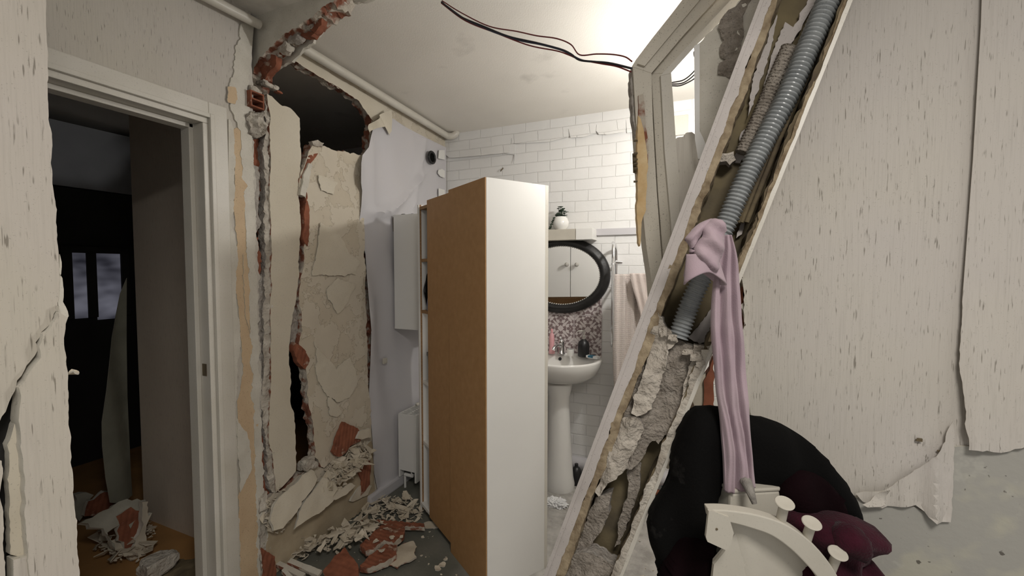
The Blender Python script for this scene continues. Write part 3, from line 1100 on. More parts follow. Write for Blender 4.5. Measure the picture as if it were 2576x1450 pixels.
# the hollow brick with two open cells
c0, c1 = LX([(630, 228), (662, 276)], XL + .025)
bm = bmesh.new()
yy0, yy1, z1, z0 = c0[0], c1[0], c0[1], c1[1]
t = .007
for zz in (z0, (z0 + z1) / 2, z1):
    addbox(bm, Vector((XL, (yy0 + yy1) / 2, zz)), (.06, yy1 - yy0, t), None, .002)
for yq in (yy0, yy1):
    addbox(bm, Vector((XL, yq, (z0 + z1) / 2)), (.06, t, z1 - z0 + t), None, .002)
addbox(bm, Vector((XL - .028, (yy0 + yy1) / 2, (z0 + z1) / 2)), (.005, yy1 - yy0, z1 - z0), None, 0)
build('hollow_brick', bm, m_terra, stub)
for i, (px, py, s) in enumerate([(672, 214, (.02, .03, .012)), (690, 222, (.02, .02, .014)), (700, 232, (.016, .02, .008)), (640, 225, (.012, .03, .016))]):
    rock('mortar_crumb', onax(px, py, 0, XL + .012), s, m_rubble if i != 2 else m_terra, stub, seed=i + 4, sub=3)

# ------------------------------------------------------------------ the two loose slabs of the bathroom wall
def slabf(a, b):
    return .003 * noise.noise(Vector((a * 10, b * 8, 2))) + .0015 * noise.noise(Vector((a * 40, b * 40, 2)))
s1 = plate('plastered_wall_slab', LX([(672, 236), (684, 242), (704, 262), (735, 276), (754, 298), (757, 400), (752, 480), (757, 560), (752, 640), (750, 720), (744, 760), (732, 820), (727, 900), (733, 960), (730, 1010), (740, 1040), (744, 1110), (744, 1186),
                                 (714, 1222), (694, 1240), (688, 1170), (676, 1110), (682, 960), (680, 800), (684, 640), (678, 500), (682, 400), (680, 300)], XL + .012), frX(XL + .012), .05,
           [m_plaster_s, m_break], jag=.006, cell=.04, layers=4, rough=.01, seed=110, disp=slabf, recenter=False)
tag(s1, 'narrow tall smooth cream wall slab standing next to the torn brick strip', 'broken wall')
s2 = plate('plastered_wall_slab', LX([(786, 362), (816, 367), (838, 378), (868, 380), (916, 392), (914, 480), (918, 600), (920, 760), (924, 900), (930, 1000), (934, 1086), (916, 1092), (880, 1124), (848, 1152), (815, 1178), (792, 1150), (790, 1090), (778, 1030),
                                 (772, 950), (768, 920), (776, 906), (768, 884), (752, 868), (760, 800), (752, 740), (756, 700), (766, 640), (764, 600), (772, 540), (768, 500), (752, 470), (756, 436), (770, 400)], XL + .018), frX(XL + .018), .05,
           [m_plaster, m_break], jag=.009, cell=.035, layers=4, rough=.012, seed=111, disp=lambda a, b: slabf(a, b) * 1.8, recenter=False)
tag(s2, 'wide cream wall slab with flaking plaster between the black crack and the lilac wallpaper', 'broken wall')
for i, (pts, mm, dx) in enumerate([([(752, 868), (770, 884), (778, 908), (768, 930), (750, 912), (738, 880), (742, 862)], m_terra, .02), ([(772, 484), (780, 560), (774, 620), (762, 600), (766, 540)], m_terra, .022), ([(757, 470), (764, 478), (776, 520), (768, 560), (760, 580), (758, 520)], m_terra, -.012),
                                  ([(756, 448), (776, 392), (800, 386), (776, 420), (764, 452)], m_terra, .020), ([(764, 440), (778, 410), (786, 416), (776, 470), (768, 496), (756, 490)], m_white_old, .03), ([(738, 760), (750, 800), (748, 860), (736, 880), (730, 850)], m_mortar, -.01),
                                  ([(786, 356), (800, 352), (816, 360), (812, 370), (790, 366)], m_rubble, .03)]):
    plate('broken_chip', LX(pts, XL + dx), frX(XL + dx), .03, [mm, mm], s2, jag=.004, cell=.015, seed=120 + i, recenter=False, layers=2, rough=.004, disp=lambda a, b: .008 * noise.noise(Vector((a * 40, b * 40, 2))))
# blistered paint on the second slab: lifted plates of paint
bl_pts = [[(806, 560), (850, 585), (880, 640), (905, 660), (895, 692), (830, 694), (786, 694), (790, 664), (800, 620)],
          [(850, 700), (895, 720), (880, 745), (868, 770), (850, 790), (832, 760), (820, 730)],
          [(790, 860), (820, 900), (846, 930), (880, 900), (900, 960), (880, 1000), (846, 1012), (820, 990), (800, 960)],
          [(800, 440), (850, 460), (838, 490), (808, 480)], [(826, 1000), (852, 1020), (860, 1040), (846, 1050), (828, 1040)]]
for i, pts in enumerate(bl_pts):
    plate('lifted_paint', LX(pts, XL + .026), frX(XL + .026), .003, [m_plaster_s, m_white_old], s2, jag=.010, step=.01, cell=.02, seed=130 + i, recenter=False,
          disp=lambda a, b: .006 * abs(noise.noise(Vector((a * 25, b * 25, 5)))), back=lambda a, b: .006 * abs(noise.noise(Vector((a * 25, b * 25, 5)))))

# ------------------------------------------------------------------ ceiling pipes
def strut_pts(pts, X):
    return [onax(a, b, 0, X) for a, b in pts]
pp = strut_pts([(756, 117), (860, 180), (960, 241), (1060, 302), (1136, 348)], XL + .055)
pp[-1].y = min(pp[-1].y, YB - .06)
pipe = thing('heating_pipe', 'white painted pipe running under the bathroom ceiling above the lilac wallpaper', 'pipe', pp[0])
tube('pipe_run', pp, .024, m_gloss, pipe, 16, 4)
tube('pipe_elbow', [pp[-1], pp[-1] + Vector((.03, .02, .0)), pp[-1] + Vector((.055, .035, .02)), pp[-1] + Vector((.06, .045, .06))], .026, m_gloss, pipe, 16, 4)
p2_ = strut_pts([(470, -34), (560, 14), (652, 62)], XL + .05)
pipe2 = tube('heating_pipe', p2_, .020, m_gloss, None, 16, 4)
tag(pipe2, 'short white pipe end on the hall ceiling above the door, left of the broken wall', 'pipe')

# ------------------------------------------------------------------ the leaning casing with its corrugated hose
P0, P1 = pw(1472, 1450, 1.11), pw(2045, 0, .945)
aa = (P1 - P0).normalized()
n0 = (Vector((0, 0, CZ)) - (P0 + P1) / 2)
nn = (n0 - aa * n0.dot(aa)).normalized()
ww = aa.cross(nn)
def fb(off):
    return (P0 + nn * off, ww, aa, nn)
Lx = lambda y, d=0: (1367 + (1450 - y) * .376 + d, y)
Rx = lambda y, d=0: (1567 + (1450 - y) * .399 + d, y)
ys = [1930, 1600, 1300, 1000, 700, 400, 100, -200, -400]
beam = thing('broken_casing', 'long hollow casing leaning diagonally, part filled with crumbling concrete', 'broken wall', (P0 - aa * .62))
def band(name, f0, f1, d0, d1, off, th, mats, seed, j0=0, j1=0, amp=.001, cell=.03, ylist=None, **kw):
    yl = ylist or ys
    lo = [f1(y, d1) + (j1,) for y in yl]
    up = [f0(y, d0) + (j0,) for y in reversed(yl)]
    lo[-1] = lo[-1][:2] + (0,)
    up[-1] = up[-1][:2] + (0,)
    return plate(name, LF(lo + up, fb(off)), fb(off), th, mats, beam, step=.008, seed=seed, cell=cell,
                 disp=lambda a, b: amp * noise.noise(Vector((a * 50, b * 14, seed))), **kw)
m_beamw = plain('dusty_grey_lilac_paint', (.50, .46, .435), .7, .08, 9, .25, 50, speck=.4, c2=(.42, .385, .36))
band('left_board', Lx, Lx, 0, 30, 0, .03, [m_beamw, m_tape], 140, j1=.004, amp=.0015)
band('left_board_lip', Lx, Lx, -1, 9, .005, .02, [m_beamw, m_beamw], 141, amp=.0005)
band('raw_wood_edge', Lx, Lx, 25, 51, -.003, .085, [m_tape, m_tape], 142, j0=.008, j1=.005, amp=.005, layers=3, rough=.004, cell=.015)
band('back_board', Lx, Rx, 20, -8, -.100, .02, [m_dirt, m_dirt], 143, amp=.012, cell=.02)
band('right_board', Rx, Rx, -11, 0, 0, .10, [m_gloss, m_white_old], 144, j0=.002, amp=.0005)
band('crumbled_edge', Rx, Rx, -27, -8, -.008, .09, [m_brown, m_brown], 145, j0=.006, amp=.010, layers=3, rough=.006, cell=.012)
band('crumbled_edge', Rx, Rx, -30, -9, -.002, .03, [m_rubble, m_tape], 146, j0=.007, amp=.010, cell=.010, ylist=[1600, 1450, 1300, 1150, 1000, 880])
band('crumbled_edge', Rx, Rx, -21, -10, -.003, .03, [m_tape, m_tape], 147, j0=.006, amp=.008, cell=.012, ylist=[860, 700, 500, 300, 0, -200])
def fill(name, pts, off, th, mats, seed, amp, cell=.008, jag=.006, fr=18, **kw):
    def dd(a, b):
        return amp * (noise.noise(Vector((a * fr, b * fr * .6, seed))) + .5 * noise.noise(Vector((a * fr * 2.6, b * fr * 2, seed))) + .25 * abs(noise.noise(Vector((a * fr * 7, b * fr * 7, seed)))))
    return plate(name, LF(pts, fb(off)), fb(off), th, mats, beam, step=.007, seed=seed, cell=cell, jag=jag, disp=dd, **kw)
m_conc = plain('porous_old_concrete', (.36, .32, .275), .95, .15, 40, 1, 130, bd=.01, c2=(.22, .19, .155), speck=.6)
m_lime = plain('crumbly_lime_mortar', (.56, .51, .44), .95, .15, 26, 1, 80, bd=.012, c2=(.34, .30, .25))
fill('concrete_filling', [(1640, 830), (1700, 850), (1745, 872), (1790, 885), (1762, 950), (1738, 1000), (1716, 1050), (1704, 1090), (1672, 1096), (1656, 1120), (1640, 1112), (1612, 1160), (1590, 1180), (1560, 1178), (1530, 1200), (1500, 1228),
                          (1486, 1262), (1470, 1236), (1500, 1160), (1550, 1040), (1600, 920)], -.035, .05, [m_conc, m_mortar], 150, .014)
fill('lime_mortar_ridge', [(1656, 786), (1668, 800), (1676, 826), (1700, 840), (1706, 860), (1680, 880), (1676, 930), (1660, 980), (1640, 1030), (1612, 1046), (1588, 1040), (1592, 1000), (1616, 950), (1630, 900), (1636, 850)], -.008, .05, [m_lime, m_mortar], 151, .022)
fill('lime_mortar_ridge', [(1570, 1050), (1600, 1048), (1616, 1066), (1604, 1110), (1594, 1140), (1576, 1180), (1556, 1196), (1530, 1214), (1506, 1250), (1496, 1240), (1516, 1180), (1536, 1120), (1550, 1070)], -.010, .05, [m_lime, m_mortar], 152, .024)
fill('lime_mortar_ridge', [(1745, 868), (1790, 868), (1796, 884), (1780, 910), (1756, 960), (1740, 990), (1716, 1010), (1722, 960), (1740, 910)], -.014, .04, [m_lime, m_mortar], 153, .018)
fill('concrete_filling', [(1500, 1250), (1540, 1238), (1534, 1290), (1516, 1330), (1490, 1370), (1476, 1420), (1452, 1400), (1446, 1380), (1470, 1320)], -.052, .03, [m_conc, m_mortar], 154, .010)
fill('bottom_crust', [(1402, 1450), (1430, 1396), (1470, 1390), (1500, 1400), (1530, 1420), (1556, 1430), (1560, 1500), (1500, 1700), (1320, 1760, 0), (1330, 1640)], -.03, .05, [m_conc, m_mortar], 155, .014)
fill('pale_smear', [(1590, 1150), (1612, 1170), (1610, 1220), (1596, 1270), (1576, 1320), (1560, 1370), (1545, 1380), (1560, 1300), (1580, 1230), (1576, 1190)], -.062, .014, [m_conc, m_mortar], 156, .006)
for i, pts in enumerate([[(1975, 56), (2000, 70), (1986, 120), (1960, 180), (1940, 250), (1900, 320), (1880, 340), (1852, 400), (1846, 394), (1880, 320), (1920, 230), (1940, 140)],
                         [(2040, -10, 0), (2060, -10, 0), (2020, 60), (1990, 110), (1960, 150), (1976, 100), (2010, 50)], [(1846, 395), (1870, 376), (1886, 400), (1862, 410), (1850, 408)], [(1915, 130), (1955, 36), (1946, 100), (1924, 170), (1900, 240), (1880, 300), (1890, 230)],
                         [(1772, 800), (1800, 760), (1795, 850), (1760, 868), (1730, 850)], [(1868, 540), (1880, 545), (1866, 590), (1852, 600)]]):
    fill('plaster_smear', pts, -.085, .010, [m_beamw, m_beamw], 160 + i, .004, cell=.012)
fill('plaster_lump', [(1810, 388), (1846, 380), (1852, 400), (1836, 414), (1806, 408)], -.05, .03, [m_lime, m_mortar], 168, .02)
for i, (d0, d1, r) in enumerate([(-44, -44, .006), (-56, -60, .005), (-66, -76, .007)]):
    pts = [LF([Rx(y, d0 + (d1 - d0) * (700 - y) / 700)], fb(-.055))[0] for y in (560, 400, 250, 100, -60, -300)]
    tube('old_conduit', [P0 - nn * .055 + ww * q[0] + aa * q[1] for q in pts], r, m_brown, beam, 10, 4)
for i, (px, py, s, mm) in enumerate([(1668, 835, (.012, .012, .016), m_lime), (1692, 850, (.014, .012, .010), m_lime), (1752, 896, (.018, .014, .014), m_lime), (1730, 886, (.016, .01, .008), m_lime), (1762, 914, (.014, .01, .016), m_lime)]):
    q = LF([(px, py)], fb(-.005))[0]
    rock('mortar_lump', P0 - nn * .005 + ww * q[0] + aa * q[1], s, mm, beam, seed=180 + i, amp=.5)
# imprint of a second hose in the plaster
def corr(name, pts, off, r, amp, pitch, m, parent=None, sides=18):
    pl = spline([P0 + nn * off + ww * q[0] + aa * q[1] for q in LF(pts, fb(off))], 40)
    L = [0]
    for a, b in zip(pl, pl[1:]):
        L.append(L[-1] + (b - a).length)
    n = int(L[-1] / (pitch / 5))
    out = []
    j = 0
    for i in range(n + 1):
        s = L[-1] * i / n
        while j < len(L) - 2 and L[j + 1] < s:
            j += 1
        out.append(pl[j].lerp(pl[j + 1], (s - L[j]) / max(1e-9, L[j + 1] - L[j])))
    return tube(name, out, lambda i, nn_: r + amp * cos(2 * pi * i / 5), m, parent, sides)
corr('ribbed_plaster_imprint', [(1985, 120), (1950, 200), (1912, 290), (1868, 385)], -.062, .017, .0015, .0075, m_conc, beam, 14)
m_hose = plain('grey_blue_corrugated_plastic', (.34, .355, .355), .25, .1, 30, .1, 60, c2=(.24, .255, .26), speck=.3)
hose = corr('flexible_duct', [(2130, -110), (2084, 0), (2032, 122), (1981, 241), (1930, 340), (1893, 414), (1862, 480), (1836, 540), (1788, 650), (1738, 760), (1706, 848)], -.030, .0225, .0026, .0095, m_hose, None, 24)
tag(hose, 'grey ribbed flexible hose running inside the leaning broken casing', 'hose')

# ------------------------------------------------------------------ twisted door frame
ff = frC(1640, 180, 1.30)
def fo(off):
    return (ff[0] + ff[3] * off, ff[1], ff[2], ff[3])
dfr = thing('door_frame', 'cream painted door frame twisted out of the wall, its head slanting up to the ceiling', 'door frame', pw(1690, 1180, 1.32))
def dp(name, pts, off, th, mats, seed=1, jag=0, **kw):
    return plate(name, LF(pts, fo(off)), fo(off), th, mats, dfr, seed=seed, jag=jag, step=.01, **kw)
dp('jamb_casing', [(1592, 168), (1639, 184), (1642, 300), (1652, 480), (1668, 700), (1700, 1180), (1678, 1180), (1638, 700), (1626, 620), (1612, 480), (1600, 300)], 0, .05, [m_frame, m_frame], cell=.05, jag=0)
dp('head_casing', [(1592, 168), (1600, 150), (1640, 97), (1690, 34), (1716, 0), (1800, -118), (1905, -118), (1800, 0), (1720, 88), (1639, 184)], .001, .05, [m_frame, m_frame], cell=.05)
dp('head_moulding', [(1604, 160), (1740, -10), (1830, -122), (1858, -122), (1760, 0), (1622, 166)], .010, .012, [m_frame, m_frame], cell=.05)
dp('jamb_lining', [(1639, 186), (1688, 182), (1694, 260), (1702, 380), (1716, 520), (1740, 760), (1790, 1180), (1712, 1180), (1672, 700), (1655, 480), (1645, 300)], -.020, .06, [m_frame, m_frame], cell=.05)
dp('head_lining', [(1639, 186), (1720, 88), (1800, 0), (1905, -118), (1985, -118), (1868, 0), (1745, 120), (1688, 182)], -.019, .06, [m_frame, m_frame], cell=.05)
dp('jamb_stop', [(1662, 190), (1688, 184), (1694, 260), (1702, 380), (1716, 520), (1740, 760), (1700, 760), (1688, 560), (1672, 380), (1666, 260)], -.008, .03, [m_gloss, m_gloss], cell=.05)
dp('head_stop', [(1662, 190), (1750, 94), (1838, 0), (1950, -120), (1985, -120), (1868, 0), (1745, 120), (1688, 184)], -.007, .03, [m_gloss, m_gloss], cell=.05)
dp('splintered_wood', [(1606, 290), (1612, 300), (1624, 360), (1630, 420), (1628, 470), (1624, 520), (1618, 545), (1613, 560), (1610, 620), (1607, 600), (1603, 540), (1604, 460), (1603, 400)], .010, .02, [m_pine, m_pine], 190, jag=.003, cell=.01, disp=lambda a, b: .006 * noise.noise(Vector((a * 120, b * 20, 2))))
dp('torn_paint_scar', [(1606, 240), (1618, 236), (1622, 262), (1624, 320), (1632, 370), (1630, 410), (1622, 380), (1612, 320), (1606, 280)], .006, .012, [m_break, m_terra], 191, jag=.003, cell=.02)
hp_ = dp('hinge_plate', [(1592, 386), (1606, 388), (1604, 438), (1594, 434)], -.005, .006, [m_brown, m_brown], 192, cell=0)
for py in (354, 386, 402, 412, 424, 457):
    q = LF([(1599, py)], fo(.008))[0]
    c = ff[0] + ff[3] * .008 + ff[1] * q[0] + ff[2] * q[1]
    rock('hinge_screw', c, (.008, .004, .004), m_brown, hp_, seed=py, sub=2)
rq = [(1590, 172), (1586, 200), (1592, 300), (1600, 345), (1594, 260)]
dp('broken_plaster_rim', rq, -.01, .03, [m_mortar, m_mortar], 193, jag=.004, cell=.02)

# pieces of the partition still hanging behind the frame
frg = plate('hanging_plaster_fragment', clampz(LY([(1745, 120), (1775, 88), (1800, 66), (1850, 16), (1872, -10), (1990, -180, 0), (2130, -180, 0), (1960, 0), (1850, 290), (1790, 410), (1772, 396), (1768, 345), (1756, 330), (1752, 250), (1756, 180), (1748, 160)], YP + .03), 2.62),
            frY(YP + .03), .05, [m_white_old, m_mortar], jag=.006, cell=.02, layers=3, rough=.008, seed=200, recenter=False, disp=lambda a, b: .010 * noise.noise(Vector((a * 25, b * 40, 8))))
tag(frg, 'ragged plaster wall fragment hanging from the ceiling inside the twisted door frame', 'broken wall')
plate('bare_concrete', LY([(1812, 50), (1850, 16), (1872, -10), (1900, -20), (1868, 40), (1872, 90), (1858, 150), (1840, 200), (1826, 190), (1806, 186), (1808, 160), (1826, 150), (1810, 130), (1822, 100), (1806, 70)], YP + .022), frY(YP + .022), .02,
      [m_conc, m_mortar], frg, jag=.006, cell=.012, seed=201, recenter=False, disp=lambda a, b: .014 * noise.noise(Vector((a * 40, b * 40, 8))))
plate('white_corner_bead', LY([(1746, 116), (1760, 108), (1760, 330), (1768, 345), (1790, 400), (1756, 400), (1748, 350)], YP + .018), frY(YP + .018), .02, [m_white, m_white], frg, cell=.05, seed=202, recenter=False)
fr2 = plate('wallpapered_fragment', LY([(1697, 352), (1704, 346), (1718, 344), (1726, 334), (1740, 332), (1748, 338), (1752, 370), (1762, 420), (1800, 480), (1900, 700), (1880, 940), (1740, 900), (1722, 600), (1706, 470)], YP + .07), frY(YP + .07), .04,
            [m_paper_r, m_mortar], jag=.005, cell=.03, layers=2, rough=.006, seed=203)
tag(fr2, 'jagged wallpapered wall piece standing up inside the lower part of the twisted door frame', 'broken wall')

# ------------------------------------------------------------------ wires
def wire(label, m, pts, r=.0022):
    n = len(pts)
    P = [pw(p[0], p[1], 1.70 + (1.29 - 1.70) * ((p[0] - 1110) / 480)) for p in pts]
    P[0].z = min(P[0].z, zceil(P[0].y) - .004)
    o = tube('electric_wire', P, r, m, None, 6, 6)
    tag(o, label, 'wire', 'wires hanging under the bathroom ceiling')
wire('dark red wire, the highest of the loose wires under the ceiling', m_wirer, [(1112, 2), (1160, 32), (1230, 66), (1300, 79), (1350, 90), (1400, 97), (1436, 112), (1458, 138), (1500, 136), (1540, 137), (1572, 143), (1590, 155)])
wire('black wire, the thickest of the loose wires under the ceiling', m_wirek, [(1112, 6), (1155, 40), (1220, 68), (1280, 92), (1350, 108), (1410, 124), (1436, 136), (1458, 151), (1500, 156), (1540, 161), (1588, 172)], .0032)
wire('blue-grey wire sagging alongside the black wire', m_wireb, [(1110, 5), (1170, 48), (1230, 76), (1300, 100), (1360, 112), (1412, 126), (1440, 140), (1470, 153), (1530, 158), (1590, 172)], .0028)
wire('thin maroon wire, the lowest of the loose wires by the frame', m_wirer, [(1110, 8), (1170, 52), (1250, 84), (1330, 114), (1400, 128), (1430, 138), (1460, 150), (1510, 160), (1550, 167), (1588, 181)])
for i, (a, b, c) in enumerate([((1690, 208), (1722, 200), (1752, 172)), ((1688, 212), (1720, 208), (1754, 180)), ((1690, 216), (1716, 214), (1756, 190))]):
    o = tube('electric_wire', [pw(*a, 1.55), pw(*b, 1.53), pw(*c, 1.50), pw(c[0] + 30, c[1] - 50, 1.48), pw(c[0] + 60, c[1] - 150, 1.50), pw(c[0] + 60, -150, 1.52)], .0022, m_wirek, None, 6, 5)
    tag(o, 'black wire crossing the bright opening inside the twisted door frame', 'wire', 'wires seen through the twisted door frame')

# bathroom ceiling lamp
lampc = Vector((.05, 2.12, zceil(2.12)))
lb = Vector((.05, 2.12, 2.15))
cl_ = thing('pendant_lamp', 'bright bathroom ceiling lamp hidden behind the twisted door frame', 'lamp', lb - Vector((0, 0, .05)))
lathe('ceiling_rose', [(0, 0), (.045, 0), (.045, -.015), (.02, -.03), (0, -.03)], lampc + Vector((0, 0, .004)), m_white, cl_)
tube('cord', [lampc, lb + Vector((0, 0, .10))], .003, m_white, cl_, 8)
lathe('socket', [(0, .11), (.016, .11), (.020, .05), (0, .045)], lb, m_white, cl_)
kk = K('glowing_bulb_glass')
kk.b.inputs['Emission Color'].default_value = (1, .97, .93, 1)
kk.b.inputs['Emission Strength'].default_value = 370
m_glow = kk.done((.8, .8, .8), .3)
lathe('bulb', [(0, .05), (.018, .045), (.038, .025), (.045, 0), (.038, -.027), (.02, -.042), (0, -.046)], lb, m_glow, cl_)

# ================================================================== THE TALL CABINET (turned, its back to us)
O = onax(1224, 1502, 2, 0)
O.z = 0
CX, CY = Vector((.545, .839, 0)).normalized(), Vector((-.839, .545, 0)).normalized()
CW, CD = .80, .325
topz = CZ + (678 - 448) / F * (O - Vector((0, 0, 0))).dot(Vector((-sin(YAW), cos(YAW), 0)))
tc = thing('tall_cabinet', 'tall free-standing cabinet with brown hardboard back and white side in the middle of the bathroom', 'cabinet', O + CX * CD / 2 + CY * CW / 2)
def cb(name, a0, a1, b0, b1, z0, z1, m, par=None, bev=.001):
    return obox(name, O, CX, CY, a0, a1, b0, b1, z0, z1, m, par or tc, bev)
cb('side_panel', .004, CD, 0, .018, 0, topz, m_white)
tg = cb('side_panel', .004, CD, CW - .018, CW, .02, topz - .02, m_white)
cb('top_board', .012, CD, .018, CW - .018, topz - .05, topz - .032, m_chip)
cb('bottom_board', .004, CD, .018, CW - .018, .05, .068, m_white)
cb('plinth', CD - .03, CD - .012, .018, CW - .018, 0, .05, m_white)
cb('back_panel', -.002, .003, 0, .365, .0, topz, m_mdf)
cb('back_panel', .0035, .0065, .355, .655, .04, topz - .012, m_mdf)
zs = lambda py: CZ + (678 - py) / F * 2.53
for z in (zs(652), zs(780), zs(958), .44):
    cb('shelf', .02, CD - .02, .018, CW - .018, z - .018, z, m_chip if z > .9 else m_white)
cb('divider', .02, CD - .02, .40, .416, .068, zs(958) - .018, m_white)
cb('edge_strip', .010, .022, CW - .0182, CW + .0005, .02, topz - .02, m_chip)
# doors on the hidden front, seen in the mirror
zd = 1.22
for b0, b1, kb in ((.11, .43, .385), (.435, .79, .475)):
    d = cb('door', CD, CD + .018, b0, b1, zd, topz - .005, m_white)
    c = O + CX * (CD + .018) + CY * kb + Vector((0, 0, 1.50))
    kn = lathe('knob', [(0, 0), (.007, 0), (.006, .012), (.017, .016), (.020, .024), (.013, .033), (0, .035)], c, m_silver, d, 12, axis=CX)
cb('front_stile', CD, CD + .018, 0, .030, 0, topz, m_gloss)
m_tile2 = plain('grey_patterned_strip', (.45, .45, .44), .4, .3, 40, .1, 60, c2=(.10, .10, .10))
cb('added_tile_strip', CD, CD + .006, .030, .105, .07, topz - .02, m_tile)  # added strip, lets the mirror show tiling that is not on the cabinet
# things on its shelves
zz = zs(780)
bp = O + CX * .068 + CY * .735 + Vector((0, 0, zz))
bag = thing('backpack', 'dark rounded bag standing in the second shelf of the tall cabinet', 'bag', bp)
bm = bmesh.new()
rockbm(bm, (0, 0, 0), (.046, .046, .128), 3, .10, 4, .3)
for v in bm.verts:
    v.co = v.co + bp + Vector((0, 0, .118))
    v.co.z = max(v.co.z, zz + .001)
build('bag_body', bm, m_blackc, bag, smooth=True)
tube('bag_strap', [bp + CX * -.035 + Vector((0, 0, .05)), bp + CX * -.052 + Vector((0, 0, .12)), bp + CX * -.03 + Vector((0, 0, .20))], .004, m_black, bag, 8, 6)
m_bluec = plain('blue_printed_cloth', (.03, .06, .16), .8, .3, 60, .3, 90, c2=(.25, .26, .3))
dl = O + CX * .032 + CY * .668 + Vector((0, 0, zz))
doll = thing('soft_toy', 'small blue soft toy next to the dark bag in the cabinet', 'toy', dl)
lathe('body', [(0, 0), (.024, .004), (.028, .04), (.022, .075), (.012, .085), (0, .088)], dl, m_bluec, doll, 16)
lathe('head', [(0, .082), (.016, .088), (.021, .103), (.015, .120), (0, .124)], dl, m_burg, doll, 16)
zc = zs(958)
cr = O + CX * .078 + CY * .727 + Vector((0, 0, zc + .001))
crate = thing('storage_tub', 'black plastic tub on the third shelf of the tall cabinet', 'box', cr)
lathe('tub', [(0, 0), (.042, 0), (.054, .15), (.050, .15), (.039, .006), (0, .006)], cr, m_black, crate, 4)
lathe('tub_rim', [(.050, .145), (.060, .145), (.060, .165), (.050, .165), (.050, .145)], cr, m_black, crate, 4)
fd = O + CX * .10 + CY * .69 + Vector((0, 0, .069))
for i in range(4):
    o = obox('magazine_file', fd, CX, CY, -.05 + .001 * i, .12, .018 * i - .03, .018 * i - .016, 0, .30 - .02 * i, [m_chip, m_white_old, m_blackc, m_vinyl][i])
    tag(o, ['brown folder', 'pale folder', 'black folder', 'grey folder'][i] + ' standing at the bottom of the tall cabinet', 'folder', 'folders at the bottom of the tall cabinet')

# wall cabinet on the lilac wall
def zat(py, d): return CZ + (678 - py) / F * d
wcY = 2.25
wz0, wz1 = zat(826, 2.80), zat(544, 2.80)
wc = thing('wall_cabinet', 'white cabinet hung on the lilac-papered wall, left of the tall cabinet', 'cabinet', (XL + .14, wcY + .2, wz0))
box('carcass', XL + .028, -1.585, wcY + .018, wcY + .42, wz0, wz1, m_white, wc)
box('side_panel', XL + .034, -1.585, wcY, wcY + .017, wz0 - .003, wz1 + .002, m_white, wc, bev=.001)
box('cabinet_door', -1.583, -1.566, wcY + .002, wcY + .418, wz0, wz1, m_white, wc)
lathe('knob', [(0, 0), (.006, 0), (.006, .01), (.014, .016), (.010, .026), (0, .028)], Vector((-1.566, wcY + .37, wz0 + .1)), m_silver, wc, 12, axis=(1, 0, 0))
box('mounting_rail', XL + .004, XL + .028, wcY + .02, wcY + .40, wz1 - .10, wz1 - .01, m_brown, wc)
for i, (dx, dy, s) in enumerate([(.07, .03, .02), (.10, .05, .025), (.13, .04, .014)]):
    o = rock('dry_leaf', (XL + .02 + dx, wcY + dy, wz1 + .006), (s, s * .5, .005), m_leaf, None, seed=i + 3, sub=2)
    tag(o, 'bit of dark dry leaf on top of the wall cabinet', 'leaf', 'dry leaves on the wall cabinet')

# radiator
ry = 2.27
rz0, rz1 = zat(1226, 2.76), zat(1048, 2.78)
rx0, rx1 = XL + .035, -1.665
rad = thing('radiator', 'white panel radiator with a slotted top on the lilac-papered wall', 'radiator', ((rx0 + rx1) / 2, ry + .3, rz0))
box('front_panel', rx1 - .012, rx1, ry, ry + .60, rz0, rz1, m_enamel, rad, bev=.003)
box('rear_panel', rx0, rx0 + .012, ry, ry + .60, rz0 + .02, rz1, m_enamel, rad, bev=.003)
bm = bmesh.new()
addbox(bm, Vector(((rx0 + rx1) / 2, ry + .004, (rz0 + rz1) / 2 + .035)), (rx1 - rx0 - .004, .006, rz1 - rz0 - .07), None, .001)
build('end_cover', bm, m_enamel, rad)
bm = bmesh.new()
n = 26
for i in range(n):
    addbox(bm, Vector(((rx0 + rx1) / 2, ry + .012 + i * .0226, rz1 - .003)), (rx1 - rx0 - .02, .011, .004))
for xx in (rx0 + .008, (rx0 + rx1) / 2, rx1 - .008):
    addbox(bm, Vector((xx, ry + .30, rz1 - .002)), (.010, .60, .005))
build('top_grille', bm, m_enamel, rad)
box('inner_fins', rx0 + .03, rx1 - .03, ry + .02, ry + .58, rz0 + .05, rz1 - .03, m_dark, rad)
tube('valve', [Vector((rx0 + .03, ry + .03, rz0 + .03)), Vector((rx1 - .05, ry + .03, rz0 + .03)), Vector((rx1 - .05, ry + .03, rz0 + .06))], .012, m_enamel, rad, 12)
tube('feed_pipe', [Vector((rx0 + .03, ry + .03, rz0 + .03)), Vector((rx0 + .03, ry + .03, 0))], .008, m_enamel, rad, 12)
rock('bracket_clip', ((rx0 + .02), ry + .19, rz1 + .008), (.014, .02, .012), m_white_old, rad, seed=3, sub=2)
# plug socket
sk = onax(966, 908, 0, XL + .02)
so = thing('wall_socket', 'tiny cream switch on the lilac wallpaper below the wall cabinet', 'socket', sk)
fpl = box('face_plate', sk.x, sk.x + .014, sk.y - .017, sk.y + .017, sk.z - .018, sk.z + .018, m_rack, so, bev=.003)
box('rocker', sk.x + .012, sk.x + .018, sk.y - .008, sk.y + .010, sk.z - .012, sk.z + .012, m_rack, fpl, bev=.002)
